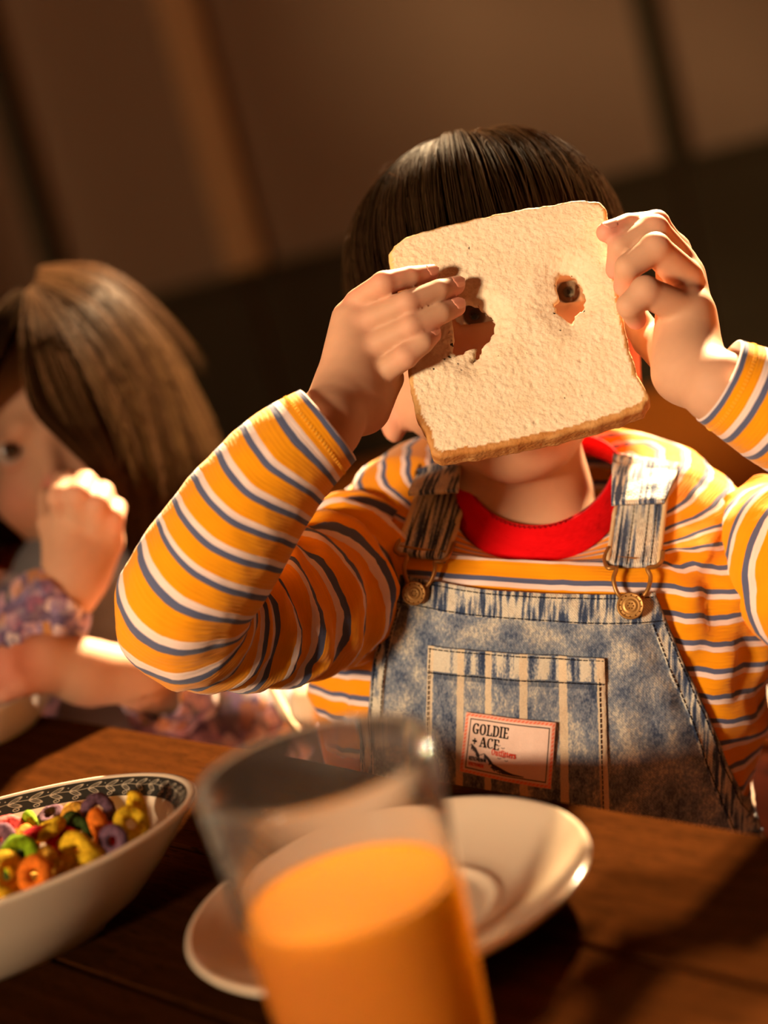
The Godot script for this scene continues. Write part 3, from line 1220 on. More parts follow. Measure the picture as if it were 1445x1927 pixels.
func bread() -> void:
	var outline := PackedVector2Array([Vector2(-0.0633, 0.0282), Vector2(-0.0662, 0.0373), Vector2(-0.0668, 0.0439), Vector2(-0.0638, 0.0491), Vector2(-0.0570, 0.0536), Vector2(-0.0476, 0.0564), Vector2(-0.0287, 0.0596), Vector2(-0.0072, 0.0623), Vector2(0.0168, 0.0644), Vector2(0.0327, 0.0657), Vector2(0.0400, 0.0638), Vector2(0.0432, 0.0594), Vector2(0.0444, 0.0489), Vector2(0.0453, 0.0341), Vector2(0.0470, 0.0166), Vector2(0.0488, -0.0008), Vector2(0.0514, -0.0179), Vector2(0.0546, -0.0308), Vector2(0.0579, -0.0368), Vector2(0.0596, -0.0430), Vector2(0.0563, -0.0483), Vector2(0.0461, -0.0523), Vector2(0.0257, -0.0573), Vector2(0.0028, -0.0618), Vector2(-0.0151, -0.0648), Vector2(-0.0330, -0.0670), Vector2(-0.0420, -0.0678), Vector2(-0.0456, -0.0659), Vector2(-0.0469, -0.0600), Vector2(-0.0484, -0.0544), Vector2(-0.0527, -0.0458), Vector2(-0.0550, -0.0344), Vector2(-0.0563, -0.0230), Vector2(-0.0581, -0.0071), Vector2(-0.0607, 0.0104)])
	var holes := [
		PackedVector2Array([Vector2(-0.0360, 0.0129), Vector2(-0.0280, 0.0155), Vector2(-0.0233, 0.0139), Vector2(-0.0196, 0.0108), Vector2(-0.0163, 0.0082), Vector2(-0.0137, 0.0037), Vector2(-0.0146, -0.0017), Vector2(-0.0165, -0.0062), Vector2(-0.0197, -0.0085), Vector2(-0.0219, -0.0149), Vector2(-0.0251, -0.0181), Vector2(-0.0240, -0.0133), Vector2(-0.0231, -0.0091), Vector2(-0.0271, -0.0103), Vector2(-0.0302, -0.0123), Vector2(-0.0331, -0.0130), Vector2(-0.0352, -0.0102), Vector2(-0.0340, -0.0029), Vector2(-0.0350, 0.0027)]),
		PackedVector2Array([Vector2(0.0193, 0.0278), Vector2(0.0232, 0.0272), Vector2(0.0263, 0.0249), Vector2(0.0285, 0.0215), Vector2(0.0297, 0.0179), Vector2(0.0313, 0.0132), Vector2(0.0298, 0.0070), Vector2(0.0264, 0.0049), Vector2(0.0250, 0.0019), Vector2(0.0236, -0.0003), Vector2(0.0203, 0.0028), Vector2(0.0161, 0.0074), Vector2(0.0159, 0.0112), Vector2(0.0183, 0.0136), Vector2(0.0167, 0.0198), Vector2(0.0169, 0.0248)])]
	var h := 0.0009
	var lo := Vector3(-0.078, -0.078, -0.0105)
	var F := Field.new(lo, Vector3(0.076, 0.078, 0.0115), h)
	var edge := PackedFloat32Array()
	edge.resize(F.nx * F.ny)
	for y in F.ny:
		for x in F.nx:
			var p := Vector2(lo.x + x * h, lo.y + y * h)
			var po := p + Vector2(wave.get_noise_2d(p.x * 90, p.y * 90), wave.get_noise_2d(p.x * 90 + 9, p.y * 90)) * 0.0009
			var d_out := poly_dist(po, outline)
			edge[y * F.nx + x] = d_out
			if d_out > 0.006:
				continue
			var ph := p + Vector2(wave.get_noise_2d(p.x * 330, p.y * 330), wave.get_noise_2d(p.x * 330 + 40, p.y * 330)) * 0.0011
			var d_hole := minf(poly_dist(ph, holes[0]), poly_dist(ph, holes[1]))
			var d2 := maxf(d_out, -d_hole)
			# pulled and thinned crumb round the torn holes
			var pull := smoothstep(0.0, 0.012, d_hole)
			var half := lerpf(0.0030, 0.0068, pull)
			var mid := 0.0012 * sin(p.x * 38.0 + 0.6) * sin(p.y * 30.0) + (1.0 - pull) * 0.001
			var rough := 0.00060 * (0.35 if d_out > -0.002 else 1.0)
			for z in F.nz:
				var q := lo + Vector3(x, y, z) * h
				var dz := absf(q.z - mid) - half
				var r := 0.0022
				var a := Vector2(maxf(d2 + r, 0.0), maxf(dz + r, 0.0))
				var d := a.length() + minf(maxf(d2, dz) + r, 0.0) - r
				if absf(d) < 0.0035:
					var g := wave.get_noise_3d(q.x * 330, q.y * 250, q.z * 330) + 0.8 * wave.get_noise_3d(q.x * 700, q.y * 560, q.z * 700)
					d += rough * g
					# open pores
					var po2 := wave.get_noise_3d(q.x * 210 + 50, q.y * 170, q.z * 210)
					d += 0.0016 * smoothstep(0.38, 0.72, po2) * smoothstep(-0.001, -0.004, d_out)
				F.f[(z * F.ny + y) * F.nx + x] = d
	var all := Buf.new()
	F.surface(all, Transform3D())
	var crumb := Buf.new()
	var crust := Buf.new()
	var is_crust := PackedByteArray()
	is_crust.resize(all.v.size())
	for k in all.v.size():
		var p := all.v[k]
		var x := clampi(int((p.x - lo.x) / h), 0, F.nx - 1)
		var y := clampi(int((p.y - lo.y) / h), 0, F.ny - 1)
		var e := edge[y * F.nx + x] + wave.get_noise_3d(p.x * 260, p.y * 260, p.z * 260) * 0.0005
		is_crust[k] = 1 if e > (-0.0026 if p.y < -0.035 or p.x > 0.035 else -0.0016) else 0
		if is_crust[k]:
			# baked colour: pale at the soft upper left corner, browner at the foot of the loaf
			var baked := clampf(0.55 + wave.get_noise_3d(p.x * 60, p.y * 60, p.z * 200) * 0.5 + (0.35 if p.y < -0.045 else 0.0) - (0.5 if p.x < -0.045 and p.y > 0.015 else 0.0), 0.0, 1.0)
			all.c[k] = Color(0.80, 0.52, 0.22).lerp(Color(0.42, 0.17, 0.04), baked)
		else:
			var t := wave.get_noise_3d(p.x * 45, p.y * 45, 3.0) * 0.5 + wave.get_noise_3d(p.x * 400, p.y * 300, p.z * 300) * 0.4
			all.c[k] = Color(0.82, 0.66, 0.48).lerp(Color(0.70, 0.50, 0.30), clampf(0.35 + t * 0.7, 0.0, 1.0))
			var spot := wave.get_noise_2d(p.x * 120 + 70, p.y * 120)
			all.c[k] = all.c[k].lerp(Color(0.60, 0.36, 0.14), 0.5 * smoothstep(0.62, 0.8, spot))
	var idc := PackedInt32Array()
	idc.resize(all.v.size())
	idc.fill(-1)
	var ids := idc.duplicate()
	for k in range(0, all.i.size(), 3):
		var s := is_crust[all.i[k]] + is_crust[all.i[k + 1]] + is_crust[all.i[k + 2]]
		var dst := crust if s >= 2 else crumb
		var map := ids if s >= 2 else idc
		for q in 3:
			var a := all.i[k + q]
			if map[a] < 0:
				map[a] = dst.at(all.v[a], all.n[a], all.c[a])
			dst.i.append(map[a])
		if s >= 2:
			ids = map
		else:
			idc = map
	var t := thing("bread_slice", "square slice of white bread with two torn eye holes, held up like a mask", "bread")
	t.transform = Transform3D(Basis(Vector3(0.9696, -0.1587, 0.1861), Vector3(0.2353, 0.8132, -0.5322), Vector3(-0.0669, 0.5599, 0.8259)), Vector3(0.0889, 0.913, -0.9326))
	obj("crumb", crumb.mesh(), M["crumb"], t)
	obj("crust", crust.mesh(), M["crust"], t)


# ------------------------------------------------------------------ people
func finger(F: Field, j: Array, k0 := 0.0026) -> void:
	# j: four [Vector3, radius] from knuckle to tip
	for q in j.size() - 1:
		F.capsule(j[q][0], j[q + 1][0], j[q][1], j[q + 1][1], k0 if q == 0 else 0.0009)
	# a little swelling at the middle joint and a soft pad at the end
	F.ball(j[1][0], Vector3.ONE * (j[1][1] * 1.06), 0.0009)


func nail(parent: Node3D, j: Array, normal: Vector3) -> void:
	var a: Vector3 = j[2][0]
	var b: Vector3 = j[3][0]
	var r: float = j[3][1]
	var d := (b - a).normalized()
	var n := (normal - d * normal.dot(d)).normalized()
	var s := d.cross(n)
	var buf := Buf.new()
	var rows := []
	for k in 9:
		var v := k / 8.0
		var row := PackedVector3Array()
		for q in 9:
			var u := q / 8.0 * 2.0 - 1.0
			var wid := 0.72 * sqrt(clampf(1.0 - pow(absf(v * 2.0 - 1.0), 3.5), 0.0, 1.0)) + 0.02
			var ang := u * wid
			row.append(b + d * (lerpf(-1.05, 0.62, v) * r) + (s * sin(ang) + n * cos(ang)) * (r * lerpf(1.03, 0.98, v * v) + 0.0003 * (1.0 - u * u)))
		rows.append(row)
	buf.sheet(rows)
	obj("fingernail", buf.mesh(), M["fingernail"], parent)


func tint(b: Buf, base: Color, spots: Array) -> void:
	for k in b.v.size():
		var p := b.v[k]
		var c := base
		for s in spots:
			var d: float = p.distance_squared_to(s[0])
			var r: float = s[1]
			if d < r * r:
				var t := 1.0 - d / (r * r)
				c = c.lerp(s[2], t * t * s[3])
		var g := 1.0 + 0.06 * wave.get_noise_3d(p.x * 120, p.y * 120, p.z * 120)
		b.c[k] = Color(c.r * g, c.g * g, c.b * g)


func head_shape(out: Buf, hx: Transform3D, neck: Array, h: float, eyes: Array, lo := Vector3(-0.082, -0.155, -0.182), ears := true) -> void:
	# the head in its own axes: origin between the eyes, x to the viewer's right, z out of the face
	var F := Field.new(lo, Vector3(0.082, 0.095, 0.034), h)
	F.ball(Vector3(0, 0.018, -0.085), Vector3(0.066, 0.066, 0.083), 0.004)
	F.ball(Vector3(0, -0.024, -0.052), Vector3(0.056, 0.058, 0.054), 0.012)
	F.ball(Vector3(-0.004, -0.073, -0.024), Vector3(0.022, 0.019, 0.019), 0.014)
	for s in [-1.0, 1.0]:
		F.capsule(Vector3(s * 0.045, -0.040, -0.055), Vector3(s * 0.013, -0.071, -0.027), 0.018, 0.014, 0.016)
		F.ball(Vector3(s * 0.030, -0.036, -0.020), Vector3(0.021, 0.020, 0.018), 0.012)
		F.capsule(Vector3(s * 0.012, 0.014, -0.002), Vector3(s * 0.040, 0.014, -0.014), 0.006, 0.006, 0.010)
	F.capsule(Vector3(0, 0.004, -0.004), Vector3(0, -0.026, 0.008), 0.0055, 0.0075, 0.009)
	for s in [-1.0, 1.0]:
		F.ball(Vector3(s * 0.0085, -0.0285, 0.003), Vector3(0.0055, 0.005, 0.006), 0.004)
		F.capsule(Vector3(s * 0.003, -0.0485, 0.0015), Vector3(s * 0.015, -0.0505, -0.005), 0.0042, 0.0024, 0.003)
		F.capsule(Vector3(s * 0.002, -0.0562, 0.0005), Vector3(s * 0.013, -0.0535, -0.005), 0.0046, 0.0024, 0.003)
		if not ears:
			continue
		# ear: shell with a hollow
		var e := Vector3(-0.062, -0.034, -0.066) if s < 0 else Vector3(0.073, -0.032, -0.082)
		var turn := Basis(Vector3.UP, s * 0.45)
		F.ball(e, Vector3(0.0065, 0.027, 0.017), 0.004, turn)
		F.ball(e + Vector3(s * 0.001, -0.019, 0.007), Vector3(0.006, 0.010, 0.008), 0.004, turn)
		F.ball(e + Vector3(s * 0.0075, 0.001, 0.003), Vector3(0.0055, 0.015, 0.0085), 0.003, turn, true)
	for e in eyes:
		F.ball(e, Vector3.ONE * 0.0132, 0.005)
		F.ball(e + Vector3(0, 0.0, 0.010), Vector3(0.0125, 0.0050, 0.012), 0.0015, Basis(), true)
	var inv := hx.affine_inverse()
	for n in neck:
		F.capsule(inv * n[0], inv * n[1], n[2], n[3], n[4])
	F.surface(out, hx)


func eyeball(parent: Node3D, hx: Transform3D, c: Vector3, look: Vector3) -> void:
	var b := Buf.new()
	var rows := []
	var cols := []
	var d := look.normalized()
	var s := d.cross(Vector3.UP).normalized()
	var u := s.cross(d)
	for k in 25:
		var t := PI * k / 24.0 * 0.75
		var row := PackedVector3Array()
		var cr_ := PackedColorArray()
		for q in 28:
			var a := TAU * q / 28
			row.append((d * cos(t) + (s * cos(a) + u * sin(a)) * sin(t)) * 0.0118)
			cr_.append(Color(0.012, 0.01, 0.01) if t < 0.24 else Color(0.06, 0.026, 0.012) if t < 0.54 else Color(0.42, 0.36, 0.32))
		rows.append(row)
		cols.append(cr_)
	b.sheet(rows, true, false, [], cols)
	for k in b.v.size():
		b.n[k] = b.v[k].normalized()
	obj("eye", b.mesh(), M["eyeball"], parent, hx * Transform3D(Basis(), c))


# a strand as a thin three-sided tube along points
func strand(b: Buf, pts: PackedVector3Array, w: float, col: Color) -> void:
	var n := pts.size()
	var base := b.v.size()
	var ref := Vector3(0.3, 0.2, 0.9)
	for k in n:
		var d := (pts[mini(k + 1, n - 1)] - pts[maxi(k - 1, 0)]).normalized()
		var s := ref.cross(d).normalized()
		var u := d.cross(s)
		var r := w * (1.0 if k < n - 3 else float(n - 1 - k) / 3.0 * 0.9 + 0.1)
		for q in 3:
			var a := TAU * q / 3
			var nn := s * cos(a) + u * sin(a)
			b.v.append(pts[k] + nn * r)
			b.n.append(nn)
			b.c.append(col)
			b.uv.append(Vector2.ZERO)
	for k in n - 1:
		for q in 3:
			var a := base + k * 3 + q
			var e := base + k * 3 + (q + 1) % 3
			b.i.append_array(PackedInt32Array([a, e, a + 3, e, e + 3, a + 3]))


func tube(pts: Array, rings: int, seg: int, period: float, v0: float, lip: float, fold: Callable, ridge := Vector3.ZERO) -> Buf:
	# a sleeve from its cuff inwards: pts are [Vector3, radius]
	var c := curve(pts, rings)
	var rows := []
	var uvs := []
	var ref := Vector3(0.1, 0.2, 1.0)
	var dist := 0.0
	for k in rings:
		var p: Vector3 = c[k][0]
		var d: Vector3 = (c[mini(k + 1, rings - 1)][0] - c[maxi(k - 1, 0)][0]).normalized()
		var s := ref.cross(d).normalized()
		ref = d.cross(s)
		if k:
			dist += p.distance_to(c[k - 1][0])
		var row := PackedVector3Array()
		var ur := PackedVector2Array()
		for q in seg + 1:
			var a := TAU * (q % seg) / seg
			var n := s * cos(a) + ref * sin(a)
			var r: float = c[k][1]
			r += fold.call(dist, p + n * r, a)
			# a crease runs along the forearm and bends the stripes
			var bend := maxf(0.0, 1.0 - acos(clampf(n.dot(ridge), -1.0, 1.0)) / 1.0) * smoothstep(0.17, 0.11, dist) * smoothstep(0.006, 0.03, dist) if ridge != Vector3.ZERO else 0.0
			r += 0.0022 * bend
			row.append(p + n * r)
			ur.append(Vector2(float(q) / seg * 0.16, v0 + dist / period - 0.36 * bend + 0.02 * wave.get_noise_2d(dist * 30, cos(a) * 1.5 + 7.0)))
		rows.append(row)
		uvs.append(ur)
	if lip > 0:
		var d0: Vector3 = (c[1][0] - c[0][0]).normalized()
		for e in [[-0.0004, 0.0012], [0.001, 0.0022], [0.016, 0.0028]]:
			var row := PackedVector3Array()
			var ur := PackedVector2Array()
			for q in seg + 1:
				var p: Vector3 = rows[-1][0] if false else rows[0][q]
				row.append(p)
				ur.append(Vector2(float(q) / seg * 0.16, v0 - 0.04))
			rows.push_front(row)
			uvs.push_front(ur)
		for e in 3:
			var off: Array = [[0.016, 0.0030], [0.001, 0.0022], [-0.0004, 0.0010]][e]
			for q in seg + 1:
				var p: Vector3 = rows[3][q]
				var inw: Vector3 = (c[0][0] - p).normalized()
				rows[e][q] = p + inw * off[1] + d0 * off[0]
	var b := Buf.new()
	b.sheet(rows, false, false, uvs)
	# one normal along the closing seam
	for r in rows.size():
		var a := r * (seg + 1)
		var m := (b.n[a] + b.n[a + seg]).normalized()
		b.n[a] = m
		b.n[a + seg] = m
	return b


# --- the shirt's trunk, in the boy's own axes: x across the chest, y along the spine, z out of the chest
var front := PackedFloat32Array()
const FX := 161
const FY := 201
const FS := 0.002


func chest_z(x: float, y: float) -> float:
	var u := clampf((x + 0.16) / FS, 0.0, FX - 1.001)
	var v := clampf((y + 0.26) / FS, 0.0, FY - 1.001)
	var a := int(u)
	var b := int(v)
	u -= a
	v -= b
	return lerpf(lerpf(front[b * FX + a], front[b * FX + a + 1], u), lerpf(front[(b + 1) * FX + a], front[(b + 1) * FX + a + 1], u), v)


func trunk() -> Buf:
	var table_ := [[-0.24, 0.104, 0.084, 0.0], [-0.19, 0.108, 0.086, 0.0], [-0.14, 0.114, 0.085, 0.0], [-0.09, 0.122, 0.084, 0.0], [-0.05, 0.127, 0.082, 0.0], [-0.01, 0.130, 0.079, 0.03], [0.025, 0.128, 0.073, 0.06], [0.048, 0.122, 0.066, 0.14], [0.066, 0.111, 0.062, 0.36], [0.079, 0.093, 0.060, 0.62], [0.084, 0.074, 0.057, 0.74], [0.081, 0.058, 0.054, 0.74], [0.0735, 0.047, 0.050, 0.66]]
	var n := 120
	var seg := 160
	var rows := []
	var uvs := []
	var run := PackedFloat32Array()
	run.resize(seg + 1)
	for k in n:
		var t := float(k) / (n - 1) * (table_.size() - 1)
		var s := mini(int(t), table_.size() - 2)
		var r := []
		for q in 4:
			r.append(cr(table_[maxi(s - 1, 0)][q], table_[s][q], table_[s + 1][q], table_[mini(s + 2, table_.size() - 1)][q], t - s))
		var row := PackedVector3Array()
		var ur := PackedVector2Array()
		var calm := smoothstep(0.0, 0.25, 1.0 - t / (table_.size() - 1))
		for q in seg + 1:
			var a := TAU * (q % seg) / seg
			var c := cos(a)
			var d := sin(a)
			var e := 2.0 / 2.4
			var x: float = r[1] * signf(c) * pow(absf(c), e)
			var z: float = r[2] * signf(d) * pow(absf(d), e)
			var y: float = r[0] - r[3] * (z if z > 0 else z * 0.3)
			var nn := Vector3(c, 0.0, d)
			# folds: slanting ones below the arms, upright ones beside the straps
			var side := smoothstep(0.045, 0.10, absf(x))
			var w := sin((y * 0.55 + absf(x) * 0.9) * 170.0 + 3.0 * wave.get_noise_2d(x * 20, y * 14)) * 0.0024
			w += sin((absf(x) * 1.0 - y * 0.25) * 260.0 + 2.0 * wave.get_noise_2d(y * 12, 4.0)) * 0.0016 * smoothstep(-0.08, 0.02, y)
			w *= side
			w += 0.0010 * sin(y * 300.0 + x * 60.0 + 2.0 * wave.get_noise_2d(x * 30, y * 30)) * smoothstep(0.0, 0.03, y)
			w += 0.0022 * wave.get_noise_3d(x * 28, y * 22, z * 28)
			row.append(Vector3(x + 0.004, y, z) + nn * w * calm)
			if k:
				run[q] += (row[q] - rows[k - 1][q]).length()
			ur.append(Vector2(float(q) / seg * 0.6, run[q] / 0.0140 + 0.12))
		rows.append(row)
		uvs.append(ur)
	var b := Buf.new()
	b.sheet(rows, false, true, uvs)
	for r in rows.size():
		var a := r * (seg + 1)
		var m := (b.n[a] + b.n[a + seg]).normalized()
		b.n[a] = m
		b.n[a + seg] = m
	# height map of the chest for what is worn over it
	front.resize(FX * FY)
	front.fill(-1.0)
	for k in n - 1:
		for q in seg:
			var p0: Vector3 = rows[k][q]
			if p0.z < -0.01:
				continue
			for u in 4:
				for v in 4:
					var p: Vector3 = p0.lerp(rows[k][q + 1], u / 4.0).lerp(rows[k + 1][q].lerp(rows[k + 1][q + 1], u / 4.0), v / 4.0)
					var ix := int(round((p.x + 0.16) / FS))
					var iy := int(round((p.y + 0.26) / FS))
					if ix >= 0 and iy >= 0 and ix < FX and iy < FY:
						front[iy * FX + ix] = maxf(front[iy * FX + ix], p.z)
	for pass_ in 12:
		var g := front.duplicate()
		for y in range(1, FY - 1):
			for x in range(1, FX - 1):
				if g[y * FX + x] < -0.5:
					var best := maxf(maxf(g[y * FX + x - 1], g[y * FX + x + 1]), maxf(g[(y - 1) * FX + x], g[(y + 1) * FX + x]))
					if best > -0.5:
						front[y * FX + x] = best - 0.0015
	return b


func slab(rows: Array, th: float, uv_scale := 1.0, uvs_in := []) -> Buf:
	# a sheet of cloth with thickness th behind the given rows
	var R := rows.size()
	var C: int = rows[0].size()
	var out := []
	var uvs := []
	for r in R:
		var ring := PackedVector3Array()
		var ur := PackedVector2Array()
		var row: PackedVector3Array = rows[r]
		for k in C:
			ring.append(row[k])
			ur.append(uvs_in[r][k] if uvs_in else Vector2(row[k].x, row[k].y) * uv_scale)
		for k in range(C - 1, -1, -1):
			var nn := (row[mini(k + 1, C - 1)] - row[maxi(k - 1, 0)]).cross(rows[mini(r + 1, R - 1)][k] - rows[maxi(r - 1, 0)][k]).normalized()
			if nn.z < 0:
				nn = -nn
			ring.append(row[k] - nn * th)
			ur.append(uvs_in[r][k] if uvs_in else Vector2(row[k].x, row[k].y) * uv_scale)
		out.append(ring)
		uvs.append(ur)
	for e in 2:
		var src: PackedVector3Array = out[0] if e == 0 else out[-1]
		var ring := PackedVector3Array()
		for k in 2 * C:
			ring.append((src[k] + src[2 * C - 1 - k]) * 0.5)
		if e == 0:
			out.push_front(ring)
			uvs.push_front(uvs[0])
		else:
			out.push_back(ring)
			uvs.push_back(uvs[-1])
	var b := Buf.new()
	b.sheet(out, true, false, uvs)
	# outward normals
	var flip := 0.0
	for r in range(1, R):
		flip += b.n[r * 2 * C + C / 2].z
	if flip < 0:
		for k in b.n.size():
			b.n[k] = -b.n[k]
	return b


func over_chest(p: Vector2, off: float) -> Vector3:
	return Vector3(p.x, p.y, chest_z(p.x, p.y) + off)


var bib_l := []
var bib_r := []


func bib_at(s: float, t: float) -> Vector2:
	# s 0..1 left to right, t 0..1 top to bottom
	var k := clampf(t, 0.0, 1.0) * (bib_l.size() - 1)
	var a := mini(int(k), bib_l.size() - 2)
	var l: Vector2 = bib_l[a].lerp(bib_l[a + 1], k - a)
	var r: Vector2 = bib_r[a].lerp(bib_r[a + 1], k - a)
	var p := l.lerp(r, s)
	if t < 0.0:
		p.y -= t * 0.16
	p.y -= 0.0025 * sin(PI * s) * (1.0 - t)
	return p


func bib_rows(s0: float, s1: float, t0: float, t1: float, cols: int, n: int, off: float) -> Array:
	var rows := []
	for r in n:
		var t := lerpf(t0, t1, float(r) / (n - 1))
		var row := PackedVector3Array()
		for k in cols:
			var s := lerpf(s0, s1, float(k) / (cols - 1))
			var p := bib_at(s, t)
			var q := over_chest(p, off)
			q.z += 0.0006 * wave.get_noise_2d(p.x * 60, p.y * 60) + 0.0012 * wave.get_noise_2d(p.x * 18 + 5, p.y * 14)
			row.append(q)
		rows.append(row)
	return rows


func stitches(b: Buf, pts: Array, step := 0.0022, r := 0.00032) -> void:
	# a row of thread dashes along points
	var run := 0.0
	for k in pts.size() - 1:
		var a: Vector3 = pts[k]
		var e: Vector3 = pts[k + 1]
		var L := a.distance_to(e)
		var at_ := 0.0
		while at_ < L:
			var p := a.lerp(e, at_ / L)
			var q := a.lerp(e, minf(at_ + step * 0.68, L) / L)
			wire(b, [p, (p + q) * 0.5 + Vector3(0, 0, r * 0.4), q], r, 5)
			at_ += step


func bib_line(s0: float, t0: float, s1: float, t1: float, n: int, off: float) -> Array:
	var pts := []
	for k in n:
		var u := float(k) / (n - 1)
		var p := bib_at(lerpf(s0, s1, u), lerpf(t0, t1, u))
		var q := over_chest(p, off)
		q.z += 0.0006 * wave.get_noise_2d(p.x * 60, p.y * 60) + 0.0012 * wave.get_noise_2d(p.x * 18 + 5, p.y * 14)
		pts.append(q)
	return pts


func boy() -> void:
	var root := thing("person", "child in a yellow striped shirt and denim overalls holding bread over the face", "person", Vector3(0.005, 0.42, -1.03))
	var bx := Transform3D(Basis(Vector3(0.9362, -0.2355, 0.261), Vector3(0.2449, 0.9695, -0.0037), Vector3(-0.2522, 0.0674, 0.9653)), Vector3(0.0604, 0.3268, 0.0116))
	var hx := Transform3D(Basis(Vector3(0.9831, -0.1265, -0.132), Vector3(0.1039, 0.9806, -0.1662), Vector3(0.1505, 0.1497, 0.9772)), Vector3(0.088, 0.5018, 0.0586))
	# ---------------- body: one skin, in the root's axes
	var skin := Buf.new()
	var eyes := [Vector3(-0.0211, -0.0029, -0.0095), Vector3(0.0297, 0.0019, -0.0095)]
	head_shape(skin, hx, [[bx * Vector3(0.003, 0.035, 0.0), hx * Vector3(0, -0.045, -0.075), 0.039, 0.036, 0.010], [bx * Vector3(-0.010, 0.036, 0.014), bx * Vector3(0.018, 0.036, 0.014), 0.028, 0.028, 0.010]], 0.003, eyes)
	# right hand of the child, on the viewer's left, laid over the bread
	var H1 := [
		[[Vector3(0.0081, 0.5265, 0.094), 0.0062], [Vector3(0.0226, 0.5328, 0.1029), 0.0058], [Vector3(0.0361, 0.5319, 0.0969), 0.0053], [Vector3(0.0463, 0.5305, 0.0896), 0.0045]],
		[[Vector3(0.0085, 0.5164, 0.1004), 0.0063], [Vector3(0.0317, 0.5215, 0.1085), 0.0057], [Vector3(0.0479, 0.5227, 0.1021), 0.0053], [Vector3(0.0568, 0.522, 0.094), 0.0048]],
		[[Vector3(0.0079, 0.5042, 0.1041), 0.0065], [Vector3(0.0304, 0.51, 0.1121), 0.0057], [Vector3(0.0459, 0.512, 0.1065), 0.0053], [Vector3(0.0542, 0.5122, 0.0988), 0.0049]],
		[[Vector3(0.0079, 0.4899, 0.1063), 0.0066], [Vector3(0.024, 0.4973, 0.1159), 0.0057], [Vector3(0.0337, 0.5014, 0.114), 0.0052], [Vector3(0.0392, 0.5034, 0.1074), 0.0047]]]
	var lo := Vector3.ONE * 9
	var hi := -lo
	for p in [Vector3(-0.044, 0.4595, 0.1459), Vector3(0.0716, 0.5233, 0.0394), Vector3(-0.0204, 0.5465, 0.0342), Vector3(0.0386, 0.4427, 0.1702)]:
		lo = lo.min(p)
		hi = hi.max(p)
	var F := Field.new(lo, hi, 0.0017)
	F.capsule(Vector3(-0.0354, 0.468, 0.1471), Vector3(-0.0218, 0.4775, 0.1367), 0.0165, 0.0160, 0.004)
	F.capsule(Vector3(-0.0218, 0.4775, 0.1367), Vector3(-0.0074, 0.4863, 0.1112), 0.0160, 0.0165, 0.006)
	F.capsule(Vector3(-0.0119, 0.4843, 0.1117), Vector3(0.0037, 0.5177, 0.0935), 0.0140, 0.0110, 0.006)
	F.capsule(Vector3(-0.0045, 0.4804, 0.1125), Vector3(0.0036, 0.489, 0.1019), 0.0150, 0.0110, 0.006)
	F.capsule(Vector3(-0.0049, 0.4854, 0.1094), Vector3(0.0042, 0.5035, 0.0977), 0.0145, 0.0110, 0.006)
	F.capsule(Vector3(-0.0005, 0.477, 0.1113), Vector3(0.0128, 0.487, 0.1008), 0.0105, 0.0085, 0.007)
	for j in H1:
		finger(F, j)
	# thumb behind the slice
	F.capsule(Vector3(-0.0036, 0.488, 0.0934), Vector3(0.0161, 0.5014, 0.0679), 0.0105, 0.0080, 0.006)
	F.capsule(Vector3(0.0161, 0.5014, 0.0679), Vector3(0.034, 0.5099, 0.0609), 0.0080, 0.0066, 0.002)
	F.surface(skin, Transform3D())
	# left hand of the child, on the viewer's right, seen from the little finger's side
	var H2 := [
		[[Vector3(0.1667, 0.5104, 0.0771), 0.0082], [Vector3(0.1607, 0.5258, 0.086), 0.0066], [Vector3(0.146, 0.5293, 0.0934), 0.0058], [Vector3(0.1337, 0.5294, 0.1006), 0.0052]],
		[[Vector3(0.1672, 0.5058, 0.0884), 0.0085], [Vector3(0.1566, 0.5246, 0.0996), 0.0074], [Vector3(0.1382, 0.5207, 0.1046), 0.0064], [Vector3(0.1338, 0.5107, 0.1017), 0.0050]],
		[[Vector3(0.1664, 0.4986, 0.1023), 0.0088], [Vector3(0.1528, 0.5174, 0.1135), 0.0076], [Vector3(0.1376, 0.5123, 0.1167), 0.0064], [Vector3(0.1346, 0.5027, 0.1096), 0.0050]],
		[[Vector3(0.1607, 0.4849, 0.1177), 0.0088], [Vector3(0.1414, 0.5007, 0.1285), 0.0072], [Vector3(0.1324, 0.4961, 0.1295), 0.0062], [Vector3(0.1357, 0.487, 0.1193), 0.0050]]]
	lo = Vector3.ONE * 9
	hi = -lo
	for p in [Vector3(0.1382, 0.5385, 0.036), Vector3(0.2235, 0.5169, 0.0408), Vector3(0.1676, 0.4243, 0.1845), Vector3(0.0926, 0.4433, 0.1803)]:
		lo = lo.min(p)
		hi = hi.max(p)
	F = Field.new(lo, hi, 0.0017)
	F.capsule(Vector3(0.1723, 0.4448, 0.1523), Vector3(0.1616, 0.451, 0.1509), 0.0165, 0.0160, 0.004)
	F.capsule(Vector3(0.1616, 0.451, 0.1509), Vector3(0.1542, 0.4608, 0.1333), 0.0160, 0.0155, 0.006)
	F.capsule(Vector3(0.154, 0.4583, 0.1339), Vector3(0.1621, 0.4828, 0.1141), 0.0150, 0.0120, 0.008)
	F.capsule(Vector3(0.1496, 0.459, 0.1307), Vector3(0.1583, 0.4809, 0.1124), 0.0130, 0.0120, 0.008)
	F.capsule(Vector3(0.1584, 0.4657, 0.1189), Vector3(0.1674, 0.4979, 0.0922), 0.0130, 0.0105, 0.008)
	F.capsule(Vector3(0.1604, 0.4691, 0.1079), Vector3(0.1674, 0.5089, 0.0775), 0.0120, 0.0095, 0.008)
	for j in H2:
		finger(F, j)
	F.capsule(Vector3(0.1509, 0.4624, 0.1196), Vector3(0.1451, 0.4703, 0.0861), 0.0120, 0.0085, 0.006)
	F.capsule(Vector3(0.1451, 0.4703, 0.0861), Vector3(0.1406, 0.4841, 0.0769), 0.0085, 0.0072, 0.002)
